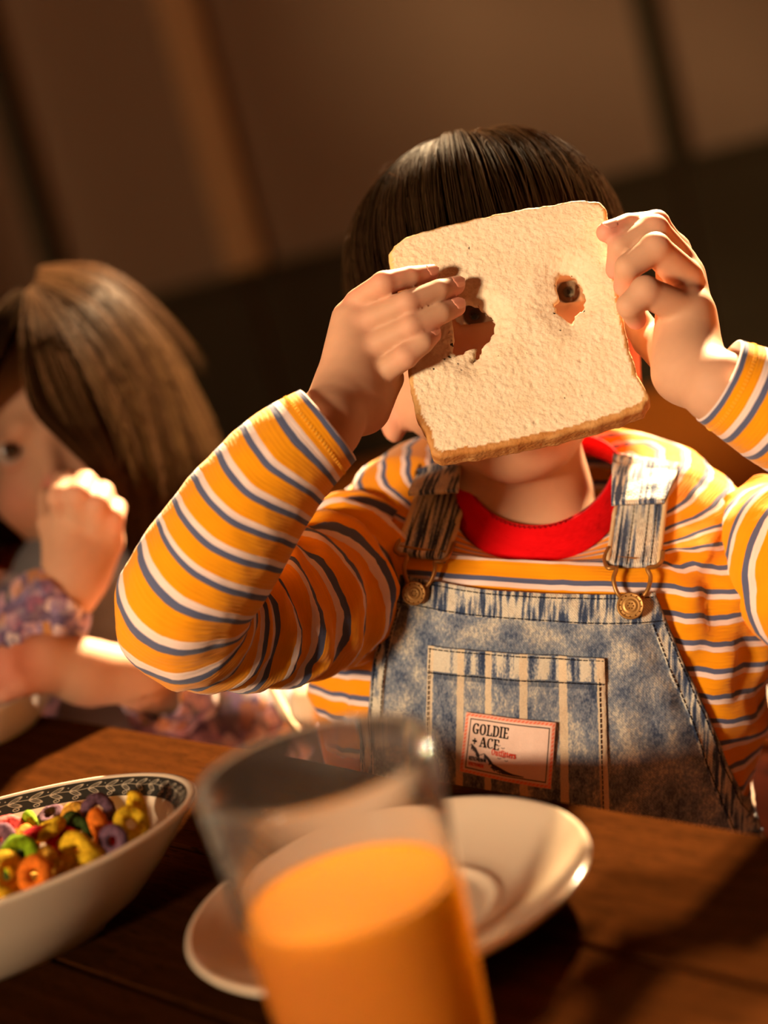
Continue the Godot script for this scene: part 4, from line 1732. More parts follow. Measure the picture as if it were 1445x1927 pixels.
	F.capsule(Vector3(0.1406, 0.4841, 0.0769), Vector3(0.1343, 0.4974, 0.0698), 0.0072, 0.0058, 0.002)
	F.surface(skin, Transform3D())
	# the rest of the body, under the clothes
	F = Field.new(Vector3(-0.30, -0.45, -0.30), Vector3(0.46, 0.46, 0.46), 0.012)
	F.capsule(bx * Vector3(0.004, -0.20, -0.01), bx * Vector3(0.004, -0.02, -0.005), 0.066, 0.062, 0.02)
	F.capsule(bx * Vector3(-0.05, -0.012, -0.015), bx * Vector3(0.058, -0.012, -0.015), 0.036, 0.036, 0.02)
	F.capsule(bx * Vector3(0.004, -0.02, -0.005), bx * Vector3(0.003, 0.03, 0.0), 0.05, 0.03, 0.01)
	F.capsule(Vector3(-0.0187, 0.3711, -0.0085), Vector3(-0.0605, 0.3791, 0.0717), 0.020, 0.020, 0.01)
	F.capsule(Vector3(-0.0605, 0.3791, 0.0717), Vector3(-0.1076, 0.4045, 0.1326), 0.020, 0.017, 0.01)
	F.capsule(Vector3(-0.1062, 0.4081, 0.142), Vector3(-0.0354, 0.4678, 0.1461), 0.017, 0.014, 0.008)
	F.capsule(Vector3(0.1806, 0.3301, 0.0211), Vector3(0.225, 0.3284, 0.0912), 0.020, 0.018, 0.01)
	F.capsule(Vector3(0.225, 0.3284, 0.0912), Vector3(0.2458, 0.3535, 0.1235), 0.018, 0.016, 0.01)
	F.capsule(Vector3(0.2458, 0.3535, 0.1235), Vector3(0.2206, 0.3991, 0.142), 0.016, 0.015, 0.008)
	F.capsule(Vector3(0.2206, 0.3991, 0.142), Vector3(0.1723, 0.4454, 0.1531), 0.015, 0.014, 0.008)
	for s in [-1, 1]:
		var hip := bx * Vector3(s * 0.045, -0.235, 0.0)
		var knee := Vector3(0.02 + s * 0.07, 0.035, 0.225) + NEAR * 0.02
		var foot := Vector3(0.02 + s * 0.07, -0.36, 0.20)
		F.capsule(hip, knee, 0.045, 0.035, 0.02)
		F.capsule(knee, foot, 0.034, 0.024, 0.02)
		F.capsule(foot, foot + Vector3(0, -0.02, 0.09), 0.022, 0.024, 0.02)
	F.surface(skin, Transform3D())
	var pink := Color(0.70, 0.27, 0.20)
	var spots := []
	for j in H1 + H2:
		spots.append([j[3][0], 0.013, pink, 0.75])
		spots.append([j[1][0], 0.010, pink, 0.35])
		spots.append([j[0][0], 0.012, pink, 0.25])
	spots.append([hx * Vector3(0, -0.052, 0.003), 0.014, Color(0.55, 0.17, 0.14), 0.8])
	for s in [-1, 1]:
		spots.append([hx * Vector3(s * 0.068, -0.042, -0.072), 0.035, Color(0.58, 0.20, 0.15), 0.8])
		spots.append([hx * Vector3(s * 0.032, -0.030, -0.008), 0.030, pink, 0.45])
	spots.append([hx * Vector3(0.012, -0.070, -0.008), 0.028, pink, 0.4])
	# a smudge of green felt pen by the wrist
	spots.append([Vector3(-0.0065, 0.4794, 0.1292), 0.0050, Color(0.22, 0.36, 0.18), 0.7])
	tint(skin, Color(0.52, 0.285, 0.175), spots)
	obj("body", skin.mesh(), M["skin"], root)
	for e in eyes:
		eyeball(root, hx, e, hx.basis.inverse() * ((Vector3(0, 1.05, 0) - root.position) - hx * e))
	for j in H1:
		nail(root, j, -Vector3(0.0597, 0.9299, -0.9978) + Vector3(0, 1.05, 0) + Vector3(0.05, 0.35, 0))
	nail(root, H2[0], Vector3(0.1, 1, 0.55))
	boy_hair(root, hx)
	# ---------------- shirt
	var t := trunk()
	obj("shirt", t.mesh(), M["striped_cotton"], root, bx)
	collar(root, bx)
	var fold_l := func(u: float, p: Vector3, a: float) -> float:
		var e := exp(-pow((u - 0.19) / 0.06, 2.0))
		var w := 0.0016 * wave.get_noise_3d(p.x * 26, p.y * 26, p.z * 26)
		w += e * 0.0026 * sin(u * 300.0 + 4.0 * wave.get_noise_3d(p.x * 18, p.y * 18, p.z * 18))
		w += smoothstep(0.20, 0.26, u) * 0.0042 * sin(u * 330.0 + 3.0 * sin(a * 1.0) + 3.0 * wave.get_noise_3d(p.x * 14, p.y * 14, p.z * 14))
		return w * smoothstep(0.0, 0.03, u)
	var b := tube([[Vector3(-0.0203, 0.4788, 0.1416), 0.0212], [Vector3(-0.0405, 0.4699, 0.1446), 0.0255], [Vector3(-0.0611, 0.4565, 0.1476), 0.0288], [Vector3(-0.0854, 0.4354, 0.1492), 0.0318], [Vector3(-0.1053, 0.4179, 0.147), 0.0325], [Vector3(-0.1104, 0.4034, 0.1359), 0.0330], [Vector3(-0.1011, 0.3913, 0.1171), 0.0325], [Vector3(-0.0844, 0.3837, 0.0983), 0.0330], [Vector3(-0.0634, 0.3789, 0.0768), 0.0370], [Vector3(-0.0434, 0.3766, 0.0466), 0.0415], [Vector3(-0.0254, 0.3703, -0.0002), 0.0440]], 170, 72, 0.0136, 0.775, 0.004, fold_l, (Vector3(-0.0402, 0.8798, -0.8842) - Vector3(-0.0288, 0.8644, -0.8807)).normalized() * 0.12 + (Vector3(0, 1.05, 0) - Vector3(-0.0402, 0.8798, -0.8842)).normalized() * 0.99)
	var cuff := obj("sleeve", b.mesh(), M["striped_cotton"], root)
	cuff_stitch(cuff, b, 72, 7)
	var fold_r := func(u: float, p: Vector3, a: float) -> float:
		var w := 0.0016 * wave.get_noise_3d(p.x * 26, p.y * 26, p.z * 26)
		w += smoothstep(0.14, 0.2, u) * 0.0028 * sin(u * 190.0 + 2.0 * sin(a) + 3.0 * wave.get_noise_3d(p.x * 14, p.y * 14, p.z * 14))
		return w * smoothstep(0.0, 0.03, u)
	b = tube([[Vector3(0.1625, 0.4544, 0.1511), 0.0212], [Vector3(0.1813, 0.4379, 0.1518), 0.0255], [Vector3(0.2017, 0.4192, 0.1488), 0.0290], [Vector3(0.2227, 0.397, 0.1424), 0.0310], [Vector3(0.2434, 0.3714, 0.1328), 0.0325], [Vector3(0.2532, 0.347, 0.1219), 0.0345], [Vector3(0.2411, 0.3297, 0.1073), 0.0375], [Vector3(0.221, 0.3267, 0.0895), 0.0405], [Vector3(0.201, 0.3291, 0.0664), 0.0425], [Vector3(0.1819, 0.3336, 0.0367), 0.0430]], 140, 72, 0.0136, 0.775, 0.004, fold_r)
	cuff = obj("sleeve", b.mesh(), M["striped_cotton"], root)
	cuff_stitch(cuff, b, 72, 5)
	overalls(root, bx)


func cuff_stitch(parent: Node3D, sleeve: Buf, seg: int, ring: int) -> void:
	# the row of yellow thread that holds the turned cuff
	var b := Buf.new()
	for w in 2:
		var pts := []
		for q in seg + 1:
			var k := (3 + ring) * (seg + 1) + q
			var k2 := (4 + ring) * (seg + 1) + q
			pts.append(sleeve.v[k].lerp(sleeve.v[k2], 0.55 * w) + sleeve.n[k] * 0.0002)
		var run := []
		for q in seg * 2:
			run.append(pts[q / 2].lerp(pts[q / 2 + 1], 0.5 * (q % 2)))
		for q in range(0, run.size() - 1, 2):
			wire(b, [run[q], run[q].lerp(run[q + 1], 0.8)], 0.00028, 5)
	var o := obj("stitching", b.mesh(), M["yellow_thread"], parent)
	o.set_meta("kind", "stuff")


func collar(root: Node3D, bx: Transform3D) -> void:
	# red ribbed band standing round the neckline
	var rows := []
	var prof := [Vector2(0.0008, -0.0015), Vector2(0.0022, 0.0), Vector2(0.0020, 0.004), Vector2(0.0010, 0.009), Vector2(-0.0008, 0.0125), Vector2(-0.0026, 0.0130), Vector2(-0.0030, 0.008), Vector2(-0.0022, 0.0)]
	for k in 97:
		var a := TAU * (k % 96) / 96
		var row := PackedVector3Array()
		for q in prof:
			var lean: float = 0.35 * q.y
			var w: float = 0.0470 + q.x - lean
			var d: float = 0.0500 + q.x - lean
			var z: float = d * sin(a)
			var y: float = 0.0735 + q.y - 0.66 * (z if z > 0 else z * 0.3) * (1.0 if z > 0 else 1.0)
			row.append(Vector3(w * cos(a) + 0.004, y, z))
		rows.append(row)
	var b := Buf.new()
	b.sheet(rows, true, false)
	var mid := Vector3(0.004, 0.08, 0)
	# rows run round the neck: turn normals outwards
	var s := 0.0
	for k in b.v.size():
		if k % 8 == 2:
			s += b.n[k].dot(b.v[k] - mid)
	if s < 0:
		for k in b.n.size():
			b.n[k] = -b.n[k]
	obj("collar", b.mesh(), M["red_rib"], root, bx)


func boy_hair(root: Node3D, hx: Transform3D) -> void:
	var c := Vector3(0.004, 0.021, -0.085)
	var base := Buf.new()
	var R0 := Vector3(0.0690, 0.0705, 0.0855)
	var pole := Vector3(0.02, 0.90, -0.30).normalized()
	var e1 := pole.cross(Vector3(0, 0, 1)).normalized()
	var e2 := e1.cross(pole)   # towards the face
	# where hair ends, by direction: 0 is the viewer's right, PI/2 the face
	var reach := func(ph: float) -> float:
		var f := maxf(sin(ph), 0.0)
		return lerpf(1.98, 1.72, pow(f, 1.5)) + 0.12 * absf(cos(ph))
	var rows := []
	for k in 41:
		var row := PackedVector3Array()
		for q in 64:
			var ph := TAU * q / 64
			var th: float = reach.call(ph) * k / 40.0 * 0.97
			var d: Vector3 = pole * cos(th) + (e1 * cos(ph) + e2 * sin(ph)) * sin(th)
			row.append(c + d * R0)
		rows.append(row)
	base.sheet(rows, true, true)
	var o := obj("hair_under_layer", base.mesh(), M["hair_base"], root, hx)
	o.name = "scalp_hair"
	var b := Buf.new()
	var pts := PackedVector3Array()
	for k in 5200:
		var ph := rng.randf() * TAU
		# more of them in front and on top, where the photograph shows them
		if sin(ph) < -0.2 and rng.randf() < 0.5:
			ph = -ph
		var lay := rng.randf()
		var end: float = reach.call(ph) + 0.10 * (rng.randf() - 0.6)
		var start := 0.03 + rng.randf() * (0.35 if lay > 0.4 else 0.9)
		var lock := floorf(ph * 22.0 / TAU)
		var gather := (fposmod(ph * 22.0 / TAU, 1.0) - 0.5) * TAU / 22.0
		var hue := wave.get_noise_2d(lock * 3.7, 2.0) * 0.25 + rng.randf() * 0.5
		var col := Color(0.030, 0.015, 0.007).lerp(Color(0.135, 0.070, 0.032), hue)
		var R := R0 + Vector3.ONE * (0.001 + 0.0072 * lay + 0.0030 * wave.get_noise_2d(lock * 5.1, 7.0))
		var drift := 0.12 * wave.get_noise_2d(ph * 6.0, 3.0) + (rng.randf() - 0.5) * 0.05
		pts.clear()
		for q in 10:
			var u := q / 9.0
			var th := lerpf(start, end, u)
			var p2 := ph + drift * u * u - gather * 0.30 * u * u
			var d: Vector3 = pole * cos(th) + (e1 * cos(p2) + e2 * sin(p2)) * sin(th)
			var lift := 0.0015 * lay * u * u
			pts.append(c + d * (R + Vector3.ONE * lift))
		strand(b, pts, 0.00022 + 0.00010 * rng.randf(), col)
	# loose outer hair, standing off the crown and the sides
	for k in 1500:
		var ph := (rng.randf() - 0.5) * 3.0 - 0.25 if k < 1150 else rng.randf() * TAU
		var end: float = reach.call(ph) * (0.55 + 0.4 * rng.randf())
		var start := 0.05 + rng.randf() * 0.5
		var off := 0.007 + (0.007 if k < 1150 else 0.003) * rng.randf()
		var hue := rng.randf()
		var sway := (rng.randf() - 0.5) * 0.22
		pts.clear()
		for q in 10:
			var u := q / 9.0
			var th := lerpf(start, end, u)
			var p2 := ph + sway * u * u
			var d: Vector3 = pole * cos(th) + (e1 * cos(p2) + e2 * sin(p2)) * sin(th)
			pts.append(c + d * (R0 + Vector3.ONE * (0.004 + (off - 0.004) * sin(minf(u * 1.5, 1.0) * PI * 0.5))))
		strand(b, pts, 0.00020, Color(0.030, 0.015, 0.007).lerp(Color(0.135, 0.070, 0.032), hue))
	# flyaways
	for k in 60:
		var ph := rng.randf() * TAU
		var th0 := 0.1 + rng.randf() * 0.8
		pts.clear()
		var bend := (rng.randf() - 0.5) * 0.9
		for q in 10:
			var u := q / 9.0
			var th := th0 + u * (0.25 + 0.3 * rng.randf() * 0.2)
			var d: Vector3 = pole * cos(th) + (e1 * cos(ph + bend * u) + e2 * sin(ph + bend * u)) * sin(th)
			pts.append(c + d * (R0 + Vector3.ONE * (0.007 + 0.006 * sin(u * PI * 0.8) * (0.3 + 0.7 * (k % 7) / 7.0))))
		strand(b, pts, 0.00014, Color(0.15, 0.078, 0.036))
	obj("hair", b.mesh(), M["hair_strands"], root, hx)


func overalls(root: Node3D, bx: Transform3D) -> void:
	bib_l = [Vector2(-0.0607, 0.0319), Vector2(-0.0657, 0.0200), Vector2(-0.0702, 0.0055), Vector2(-0.0733, -0.0090), Vector2(-0.0754, -0.0250), Vector2(-0.0765, -0.0426), Vector2(-0.0777, -0.0632), Vector2(-0.0790, -0.0870), Vector2(-0.0802, -0.1261)]
	bib_r = [Vector2(0.0726, 0.0296), Vector2(0.0786, 0.0167), Vector2(0.0855, 0.0013), Vector2(0.0927, -0.0151), Vector2(0.1006, -0.0322), Vector2(0.1081, -0.0519), Vector2(0.1163, -0.0732), Vector2(0.1246, -0.0949), Vector2(0.1347, -0.1277)]
	var b := slab(bib_rows(0, 1, 0, 1, 60, 70, 0.0042), 0.002, 1.0)
	var bib := obj("overalls", b.mesh(), M["denim"], root, bx)
	# turned hems along the top and the two sides
	b = slab(bib_rows(0.0, 1.0, -0.012, 0.125, 70, 8, 0.0056), 0.0022)
	b.add(slab(bib_rows(0.002, 0.045, 0.10, 1, 6, 60, 0.0052), 0.002))
	b.add(slab(bib_rows(0.945, 0.998, 0.10, 1, 6, 60, 0.0052), 0.002))
	obj("hem", b.mesh(), M["denim_hem"], bib)
	b = Buf.new()
	for e in [[0.01, 0.117, 0.99, 0.117, 40], [0.01, 0.0, 0.99, 0.0, 40]]:
		stitches(b, bib_line(e[0], e[1], e[2], e[3], e[4], 0.0059))
	for e in [0.041, 0.010, 0.950, 0.990]:
		stitches(b, bib_line(e, 0.13, e, 0.95, 40, 0.0055))
	var st := obj("stitching", b.mesh(), M["navy_thread"], bib)
	st.set_meta("kind", "stuff")
	# pocket with bleached stripes
	var c0 := Vector2(-0.0432, -0.0003)
	var c1 := Vector2(0.0484, -0.0012)
	var c2 := Vector2(0.0533, -0.0813)
	var c3 := Vector2(-0.0440, -0.0817)
	var quad_at := func(u: float, v: float) -> Vector2: return c0.lerp(c1, u).lerp(c3.lerp(c2, u), v)
	var patch_rows := func(q: Callable, u0: float, u1: float, v0: float, v1: float, nu: int, nv: int, off: float) -> Array:
		var rows := []
		var uvs := []
		for r in nv:
			var row := PackedVector3Array()
			var ur := PackedVector2Array()
			for k in nu:
				var u := lerpf(u0, u1, float(k) / (nu - 1))
				var v := lerpf(v0, v1, float(r) / (nv - 1))
				var p: Vector2 = q.call(u, v)
				var z := over_chest(p, off)
				z.z += 0.0006 * wave.get_noise_2d(p.x * 60, p.y * 60) + 0.0012 * wave.get_noise_2d(p.x * 18 + 5, p.y * 14)
				row.append(z)
				ur.append(Vector2(u, v))
			rows.append(row)
			uvs.append(ur)
		return [rows, uvs]
	var pr: Array = patch_rows.call(quad_at, 0.0, 1.0, 0.0, 1.0, 40, 40, 0.0060)
	b = slab(pr[0], 0.0018, 1.0, pr[1])
	pr = patch_rows.call(quad_at, 0.0, 1.0, -0.005, 0.155, 40, 7, 0.0070)
	b.add(slab(pr[0], 0.0012, 1.0, pr[1]))
	obj("pocket", b.mesh(), M["denim_pocket"], bib)
	b = Buf.new()
	for e in [[0.005, 0.165, 0.995, 0.165], [0.005, 0.012, 0.995, 0.012], [0.97, 0.02, 0.97, 1.0], [0.012, 0.02, 0.012, 1.0]]:
		var pts := []
		for k in 30:
			pts.append(patch_rows.call(quad_at, lerpf(e[0], e[2], k / 29.0), 1, lerpf(e[1], e[3], k / 29.0), 1, 1, 1, 0.0072)[0][0][0] if false else over_chest(quad_at.call(lerpf(e[0], e[2], k / 29.0), lerpf(e[1], e[3], k / 29.0)), 0.0072 if e[1] < 0.1 and e[3] < 0.1 else 0.0066))
		stitches(b, pts)
	st = obj("stitching", b.mesh(), M["navy_thread"], bib)
	st.set_meta("kind", "stuff")
	# woven label
	var l0 := Vector2(-0.0215, -0.0320)
	var l1 := Vector2(0.0250, -0.0346)
	var l2 := Vector2(0.0234, -0.0696)
	var l3 := Vector2(-0.0246, -0.0640)
	var label_at := func(u: float, v: float) -> Vector2: return l0.lerp(l1, u).lerp(l3.lerp(l2, u), v)
	pr = patch_rows.call(label_at, 0.0, 1.0, 0.0, 1.0, 16, 12, 0.0086)
	b = slab(pr[0], 0.0016, 1.0, pr[1])
	obj("woven_label", b.mesh(), M["label_cloth"], bib)
	for w in [["GOLDIE", 0.095, 0.325, 0.40, 0.175, 0, "Droid Serif", false], ["ACE", 0.185, 0.525, 0.22, 0.165, 0, "Droid Serif", false], ["+", 0.105, 0.50, 0.05, 0.10, 0, "Droid Sans", false], ["Outfitters", 0.33, 0.615, 0.27, 0.10, 1, "Droid Serif", true], ["KITCHEN-A", 0.09, 0.765, 0.19, 0.060, 0, "Droid Sans", false], ["VICTORIA", 0.09, 0.855, 0.17, 0.055, 1, "Droid Sans", false]]:
		lettering(bib, w, label_at)
	# straps, buckles and buttons
	strap(bib, [Vector2(-0.0570, 0.0798), Vector2(-0.0338, 0.0830)], [Vector2(-0.0639, 0.0457), Vector2(-0.0367, 0.0437)], [[Vector3(-0.0599, 0.0736, 0.05), Vector3(-0.0332, 0.0761, 0.05)], [Vector3(-0.0609, 0.0773, 0.02), Vector3(-0.0373, 0.0832, 0.02)], [Vector3(-0.0641, 0.0708, -0.02), Vector3(-0.0423, 0.0781, -0.02)], [Vector3(-0.067, 0.0594, -0.06), Vector3(-0.045, 0.0666, -0.06)]])
	strap(bib, [Vector2(0.0467, 0.0829), Vector2(0.0734, 0.0860)], [Vector2(0.0471, 0.0451), Vector2(0.0728, 0.0447)], [[Vector3(0.047, 0.0725, 0.05), Vector3(0.0742, 0.075, 0.05)], [Vector3(0.0445, 0.085, 0.02), Vector3(0.078, 0.0834, 0.02)], [Vector3(0.0413, 0.0837, -0.02), Vector3(0.0774, 0.0797, -0.02)], [Vector3(0.0398, 0.0715, -0.06), Vector3(0.076, 0.068, -0.06)]])
	slider(bib, Vector2(-0.0608, 0.0755), Vector2(-0.0320, 0.0733))
	slider(bib, Vector2(0.0452, 0.0736), Vector2(0.0753, 0.0785))
	hook(bib, [Vector2(-0.0633, 0.0504), Vector2(-0.0644, 0.0464), Vector2(-0.0616, 0.0445), Vector2(-0.0572, 0.0441), Vector2(-0.0579, 0.0392), Vector2(-0.0567, 0.0335), Vector2(-0.0538, 0.0291), Vector2(-0.0493, 0.0277), Vector2(-0.0460, 0.0295), Vector2(-0.0428, 0.0337), Vector2(-0.0412, 0.0392), Vector2(-0.0419, 0.0423), Vector2(-0.0381, 0.0429), Vector2(-0.0353, 0.0450), Vector2(-0.0348, 0.0490)], Vector2(-0.0633, 0.0470), Vector2(-0.0353, 0.0453))
	hook(bib, [Vector2(0.0465, 0.0502), Vector2(0.0452, 0.0463), Vector2(0.0477, 0.0436), Vector2(0.0519, 0.0432), Vector2(0.0511, 0.0387), Vector2(0.0531, 0.0327), Vector2(0.0568, 0.0287), Vector2(0.0608, 0.0275), Vector2(0.0650, 0.0291), Vector2(0.0685, 0.0338), Vector2(0.0695, 0.0396), Vector2(0.0676, 0.0435), Vector2(0.0717, 0.0443), Vector2(0.0743, 0.0466), Vector2(0.0747, 0.0505)], Vector2(0.0465, 0.0463), Vector2(0.0743, 0.0466))
	button(bib, Vector2(-0.0513, 0.0255), 0.0064)
	button(bib, Vector2(0.0604, 0.0250), 0.0070)
	# seat and legs of the overalls
	var F := Field.new(Vector3(-0.22, -0.42, -0.20), Vector3(0.26, 0.20, 0.40), 0.009)
	F.capsule(bx * Vector3(0.004, -0.235, -0.005), bx * Vector3(0.004, -0.17, 0.0), 0.088, 0.086, 0.03)
	F.ball(bx * Vector3(0.004, -0.235, -0.005), Vector3(0.112, 0.085, 0.097), 0.03, bx.basis)
	F.ball(bx * Vector3(0.004, -0.175, 0.0), Vector3(0.121, 0.050, 0.098), 0.02, bx.basis)
	for s in [-1, 1]:
		var hip := bx * Vector3(s * 0.045, -0.235, 0.0)
		var knee := Vector3(0.02 + s * 0.07, 0.035, 0.225) + NEAR * 0.02
		F.capsule(hip, knee, 0.066, 0.052, 0.03)
		F.capsule(knee, Vector3(0.02 + s * 0.07, -0.33, 0.20), 0.050, 0.046, 0.03)
	b = Buf.new()
	F.surface(b, Transform3D())
	for k in b.v.size():
		b.uv[k] = Vector2(b.v[k].x, b.v[k].y + b.v[k].z)
	obj("trousers", b.mesh(), M["denim"], bib, bx.affine_inverse())


func lettering(parent: Node3D, w: Array, at_: Callable) -> void:
	var f := SystemFont.new()
	f.font_names = PackedStringArray([w[6]])
	f.font_weight = 700
	f.font_italic = w[7]
	var tm := TextMesh.new()
	tm.text = w[0]
	tm.font = f
	tm.font_size = 32
	tm.pixel_size = 0.01
	tm.depth = 0.02
	tm.curve_step = 1.0
	var arr := tm.get_mesh_arrays()
	var v: PackedVector3Array = arr[Mesh.ARRAY_VERTEX]
	if v.is_empty():
		return
	var lo := v[0]
	var hi := v[0]
	for p in v:
		lo = lo.min(p)
		hi = hi.max(p)
	for k in v.size():
		var t := (v[k] - lo) / (hi - lo)
		var uv := Vector2(w[1] + t.x * w[3], w[2] - t.y * w[4])
		var p: Vector2 = at_.call(uv.x, uv.y)
		var z := over_chest(p, 0.0087 + 0.0003 * t.z)
		z.z += 0.0006 * wave.get_noise_2d(p.x * 60, p.y * 60) + 0.0012 * wave.get_noise_2d(p.x * 18 + 5, p.y * 14)
		v[k] = z
	arr[Mesh.ARRAY_VERTEX] = v
	arr[Mesh.ARRAY_TANGENT] = null
	var me := ArrayMesh.new()
	me.add_surface_from_arrays(Mesh.PRIMITIVE_TRIANGLES, arr)
	obj("lettering", me, M["label_red_ink"] if w[5] else M["label_ink"], parent)


func strap(parent: Node3D, top: Array, foot: Array, back: Array) -> void:
	# front flap from the hook up to its folded end, and the strap that runs back over the shoulder
	var rows := []
	var uvs := []
	for r in 26:
		var t := r / 25.0
		var row := PackedVector3Array()
		var ur := PackedVector2Array()
		for k in 14:
			var u := k / 13.0
			var p: Vector2 = top[0].lerp(top[1], u).lerp(foot[0].lerp(foot[1], u), t)
			var z := over_chest(p, 0.0085 - 0.0025 * t)
			z.z += 0.0004 * sin(u * PI)
			row.append(z)
			ur.append(Vector2(p.x * 1.1, p.y * 0.6) * 1.0)
		rows.append(row)
		uvs.append(ur)
	var b := slab(rows, 0.0030, 1.0, uvs)
	var rim := Buf.new()
	for e in [0, 13]:
		var pts := []
		for r in 26:
			pts.append(rows[r][e] + Vector3(0, 0, -0.0012))
		wire(rim, pts, 0.0014, 8)
	var pts2 := []
	for k in 14:
		pts2.append(rows[0][k] + Vector3(0, 0, -0.0012))
	wire(rim, pts2, 0.0016, 8)
	var st := Buf.new()
	for e in [2, 5, 9, 11]:
		var pts := []
		for r in 26:
			pts.append(rows[r][e] + Vector3(0, 0, 0.0002))
		stitches(st, pts, 0.0020, 0.0003)
	rows = []
	uvs = []
	var l := curve([back[0][0], back[1][0], back[2][0], back[3][0]], 20)
	var rr := curve([back[0][1], back[1][1], back[2][1], back[3][1]], 20)
	for r in 20:
		var row := PackedVector3Array()
		var ur := PackedVector2Array()
		for k in 10:
			var q: Vector3 = l[r].lerp(rr[r], k / 9.0)
			row.append(q + Vector3(0, 0.0015, 0.001))
			ur.append(Vector2(q.x, q.y - q.z * 0.6))
		rows.append(row)
		uvs.append(ur)
	b.add(slab(rows, 0.0024, 1.0, uvs))
	obj("strap", b.mesh(), M["denim_hem"], parent)
	obj("strap_edge", rim.mesh(), M["worn_thread"], parent)
	var o := obj("stitching", st.mesh(), M["navy_thread"], parent)
	o.set_meta("kind", "stuff")


func slider(parent: Node3D, a: Vector2, e: Vector2) -> void:
	var b := Buf.new()
	var l := over_chest(a, 0.009)
	var r := over_chest(e, 0.009)
	var up := Vector3(0, 0.006, -0.002)
	wire(b, [l, l.lerp(r, 0.25) + Vector3(0, 0, 0.0008), l.lerp(r, 0.5) + Vector3(0, 0, 0.001), l.lerp(r, 0.75) + Vector3(0, 0, 0.0008), r], 0.0011, 8)
	wire(b, [l, l + Vector3(-0.0012, 0.003, -0.003), l + up + Vector3(0, 0.001, -0.006)], 0.0011, 8)
	wire(b, [r, r + Vector3(0.0012, 0.003, -0.003), r + up + Vector3(0, 0.001, -0.006)], 0.0011, 8)
	obj("strap_slider", b.mesh(), M["aged_brass"], parent)


func hook(parent: Node3D, path: Array, l: Vector2, r: Vector2) -> void:
	var b := Buf.new()
	var pts := []
	for p in path:
		pts.append(over_chest(p, 0.0075))
	wire(b, curve(pts, 70), 0.00115, 10)
	wire(b, [over_chest(l, 0.0045), over_chest(l.lerp(r, 0.5), 0.0045), over_chest(r, 0.0045)], 0.0011, 8)
	obj("buckle_hook", b.mesh(), M["aged_brass"], parent)


func button(parent: Node3D, at_: Vector2, r: float) -> void:
	var b := Buf.new()
	var x := Transform3D(Basis(Vector3.RIGHT, PI / 2 - 0.30), over_chest(at_, 0.006))
	var d := Buf.new()
	d.lathe([Vector2(0, 0), Vector2(r * 0.45, 0), Vector2(r * 0.45, 0.001), Vector2(r * 0.85, 0.0012), Vector2(r * 0.92, 0.0020), Vector2(r * 0.6, 0.0028), Vector2(r * 0.6, 0.0034), Vector2(r * 0.96, 0.0036), Vector2(r, 0.0044), Vector2(r * 0.97, 0.0052), Vector2(r * 0.90, 0.0054), Vector2(r * 0.86, 0.0051), Vector2(r * 0.70, 0.0050), Vector2(r * 0.66, 0.0053), Vector2(r * 0.62, 0.0050), Vector2(r * 0.44, 0.0051), Vector2(r * 0.40, 0.0055), Vector2(r * 0.36, 0.0051), Vector2(0, 0.0052)], 48)
	b.add(d, x)
	# an ornament of petals and dots on the face
	for k in 12:
		var a := TAU * k / 12
		var s := Buf.new()
		s.lathe([Vector2(r * 0.06, 0.0048), Vector2(r * 0.05, 0.0057), Vector2(0, 0.0059)], 8)
		b.add(s, x * Transform3D(Basis(), Vector3(cos(a) * r * 0.78, 0, sin(a) * r * 0.78)))
		if k % 2 == 0:
			b.add(s, x * Transform3D(Basis(), Vector3(cos(a) * r * 0.2, 0, sin(a) * r * 0.2)))
	obj("button", b.mesh(), M["aged_brass"], parent)


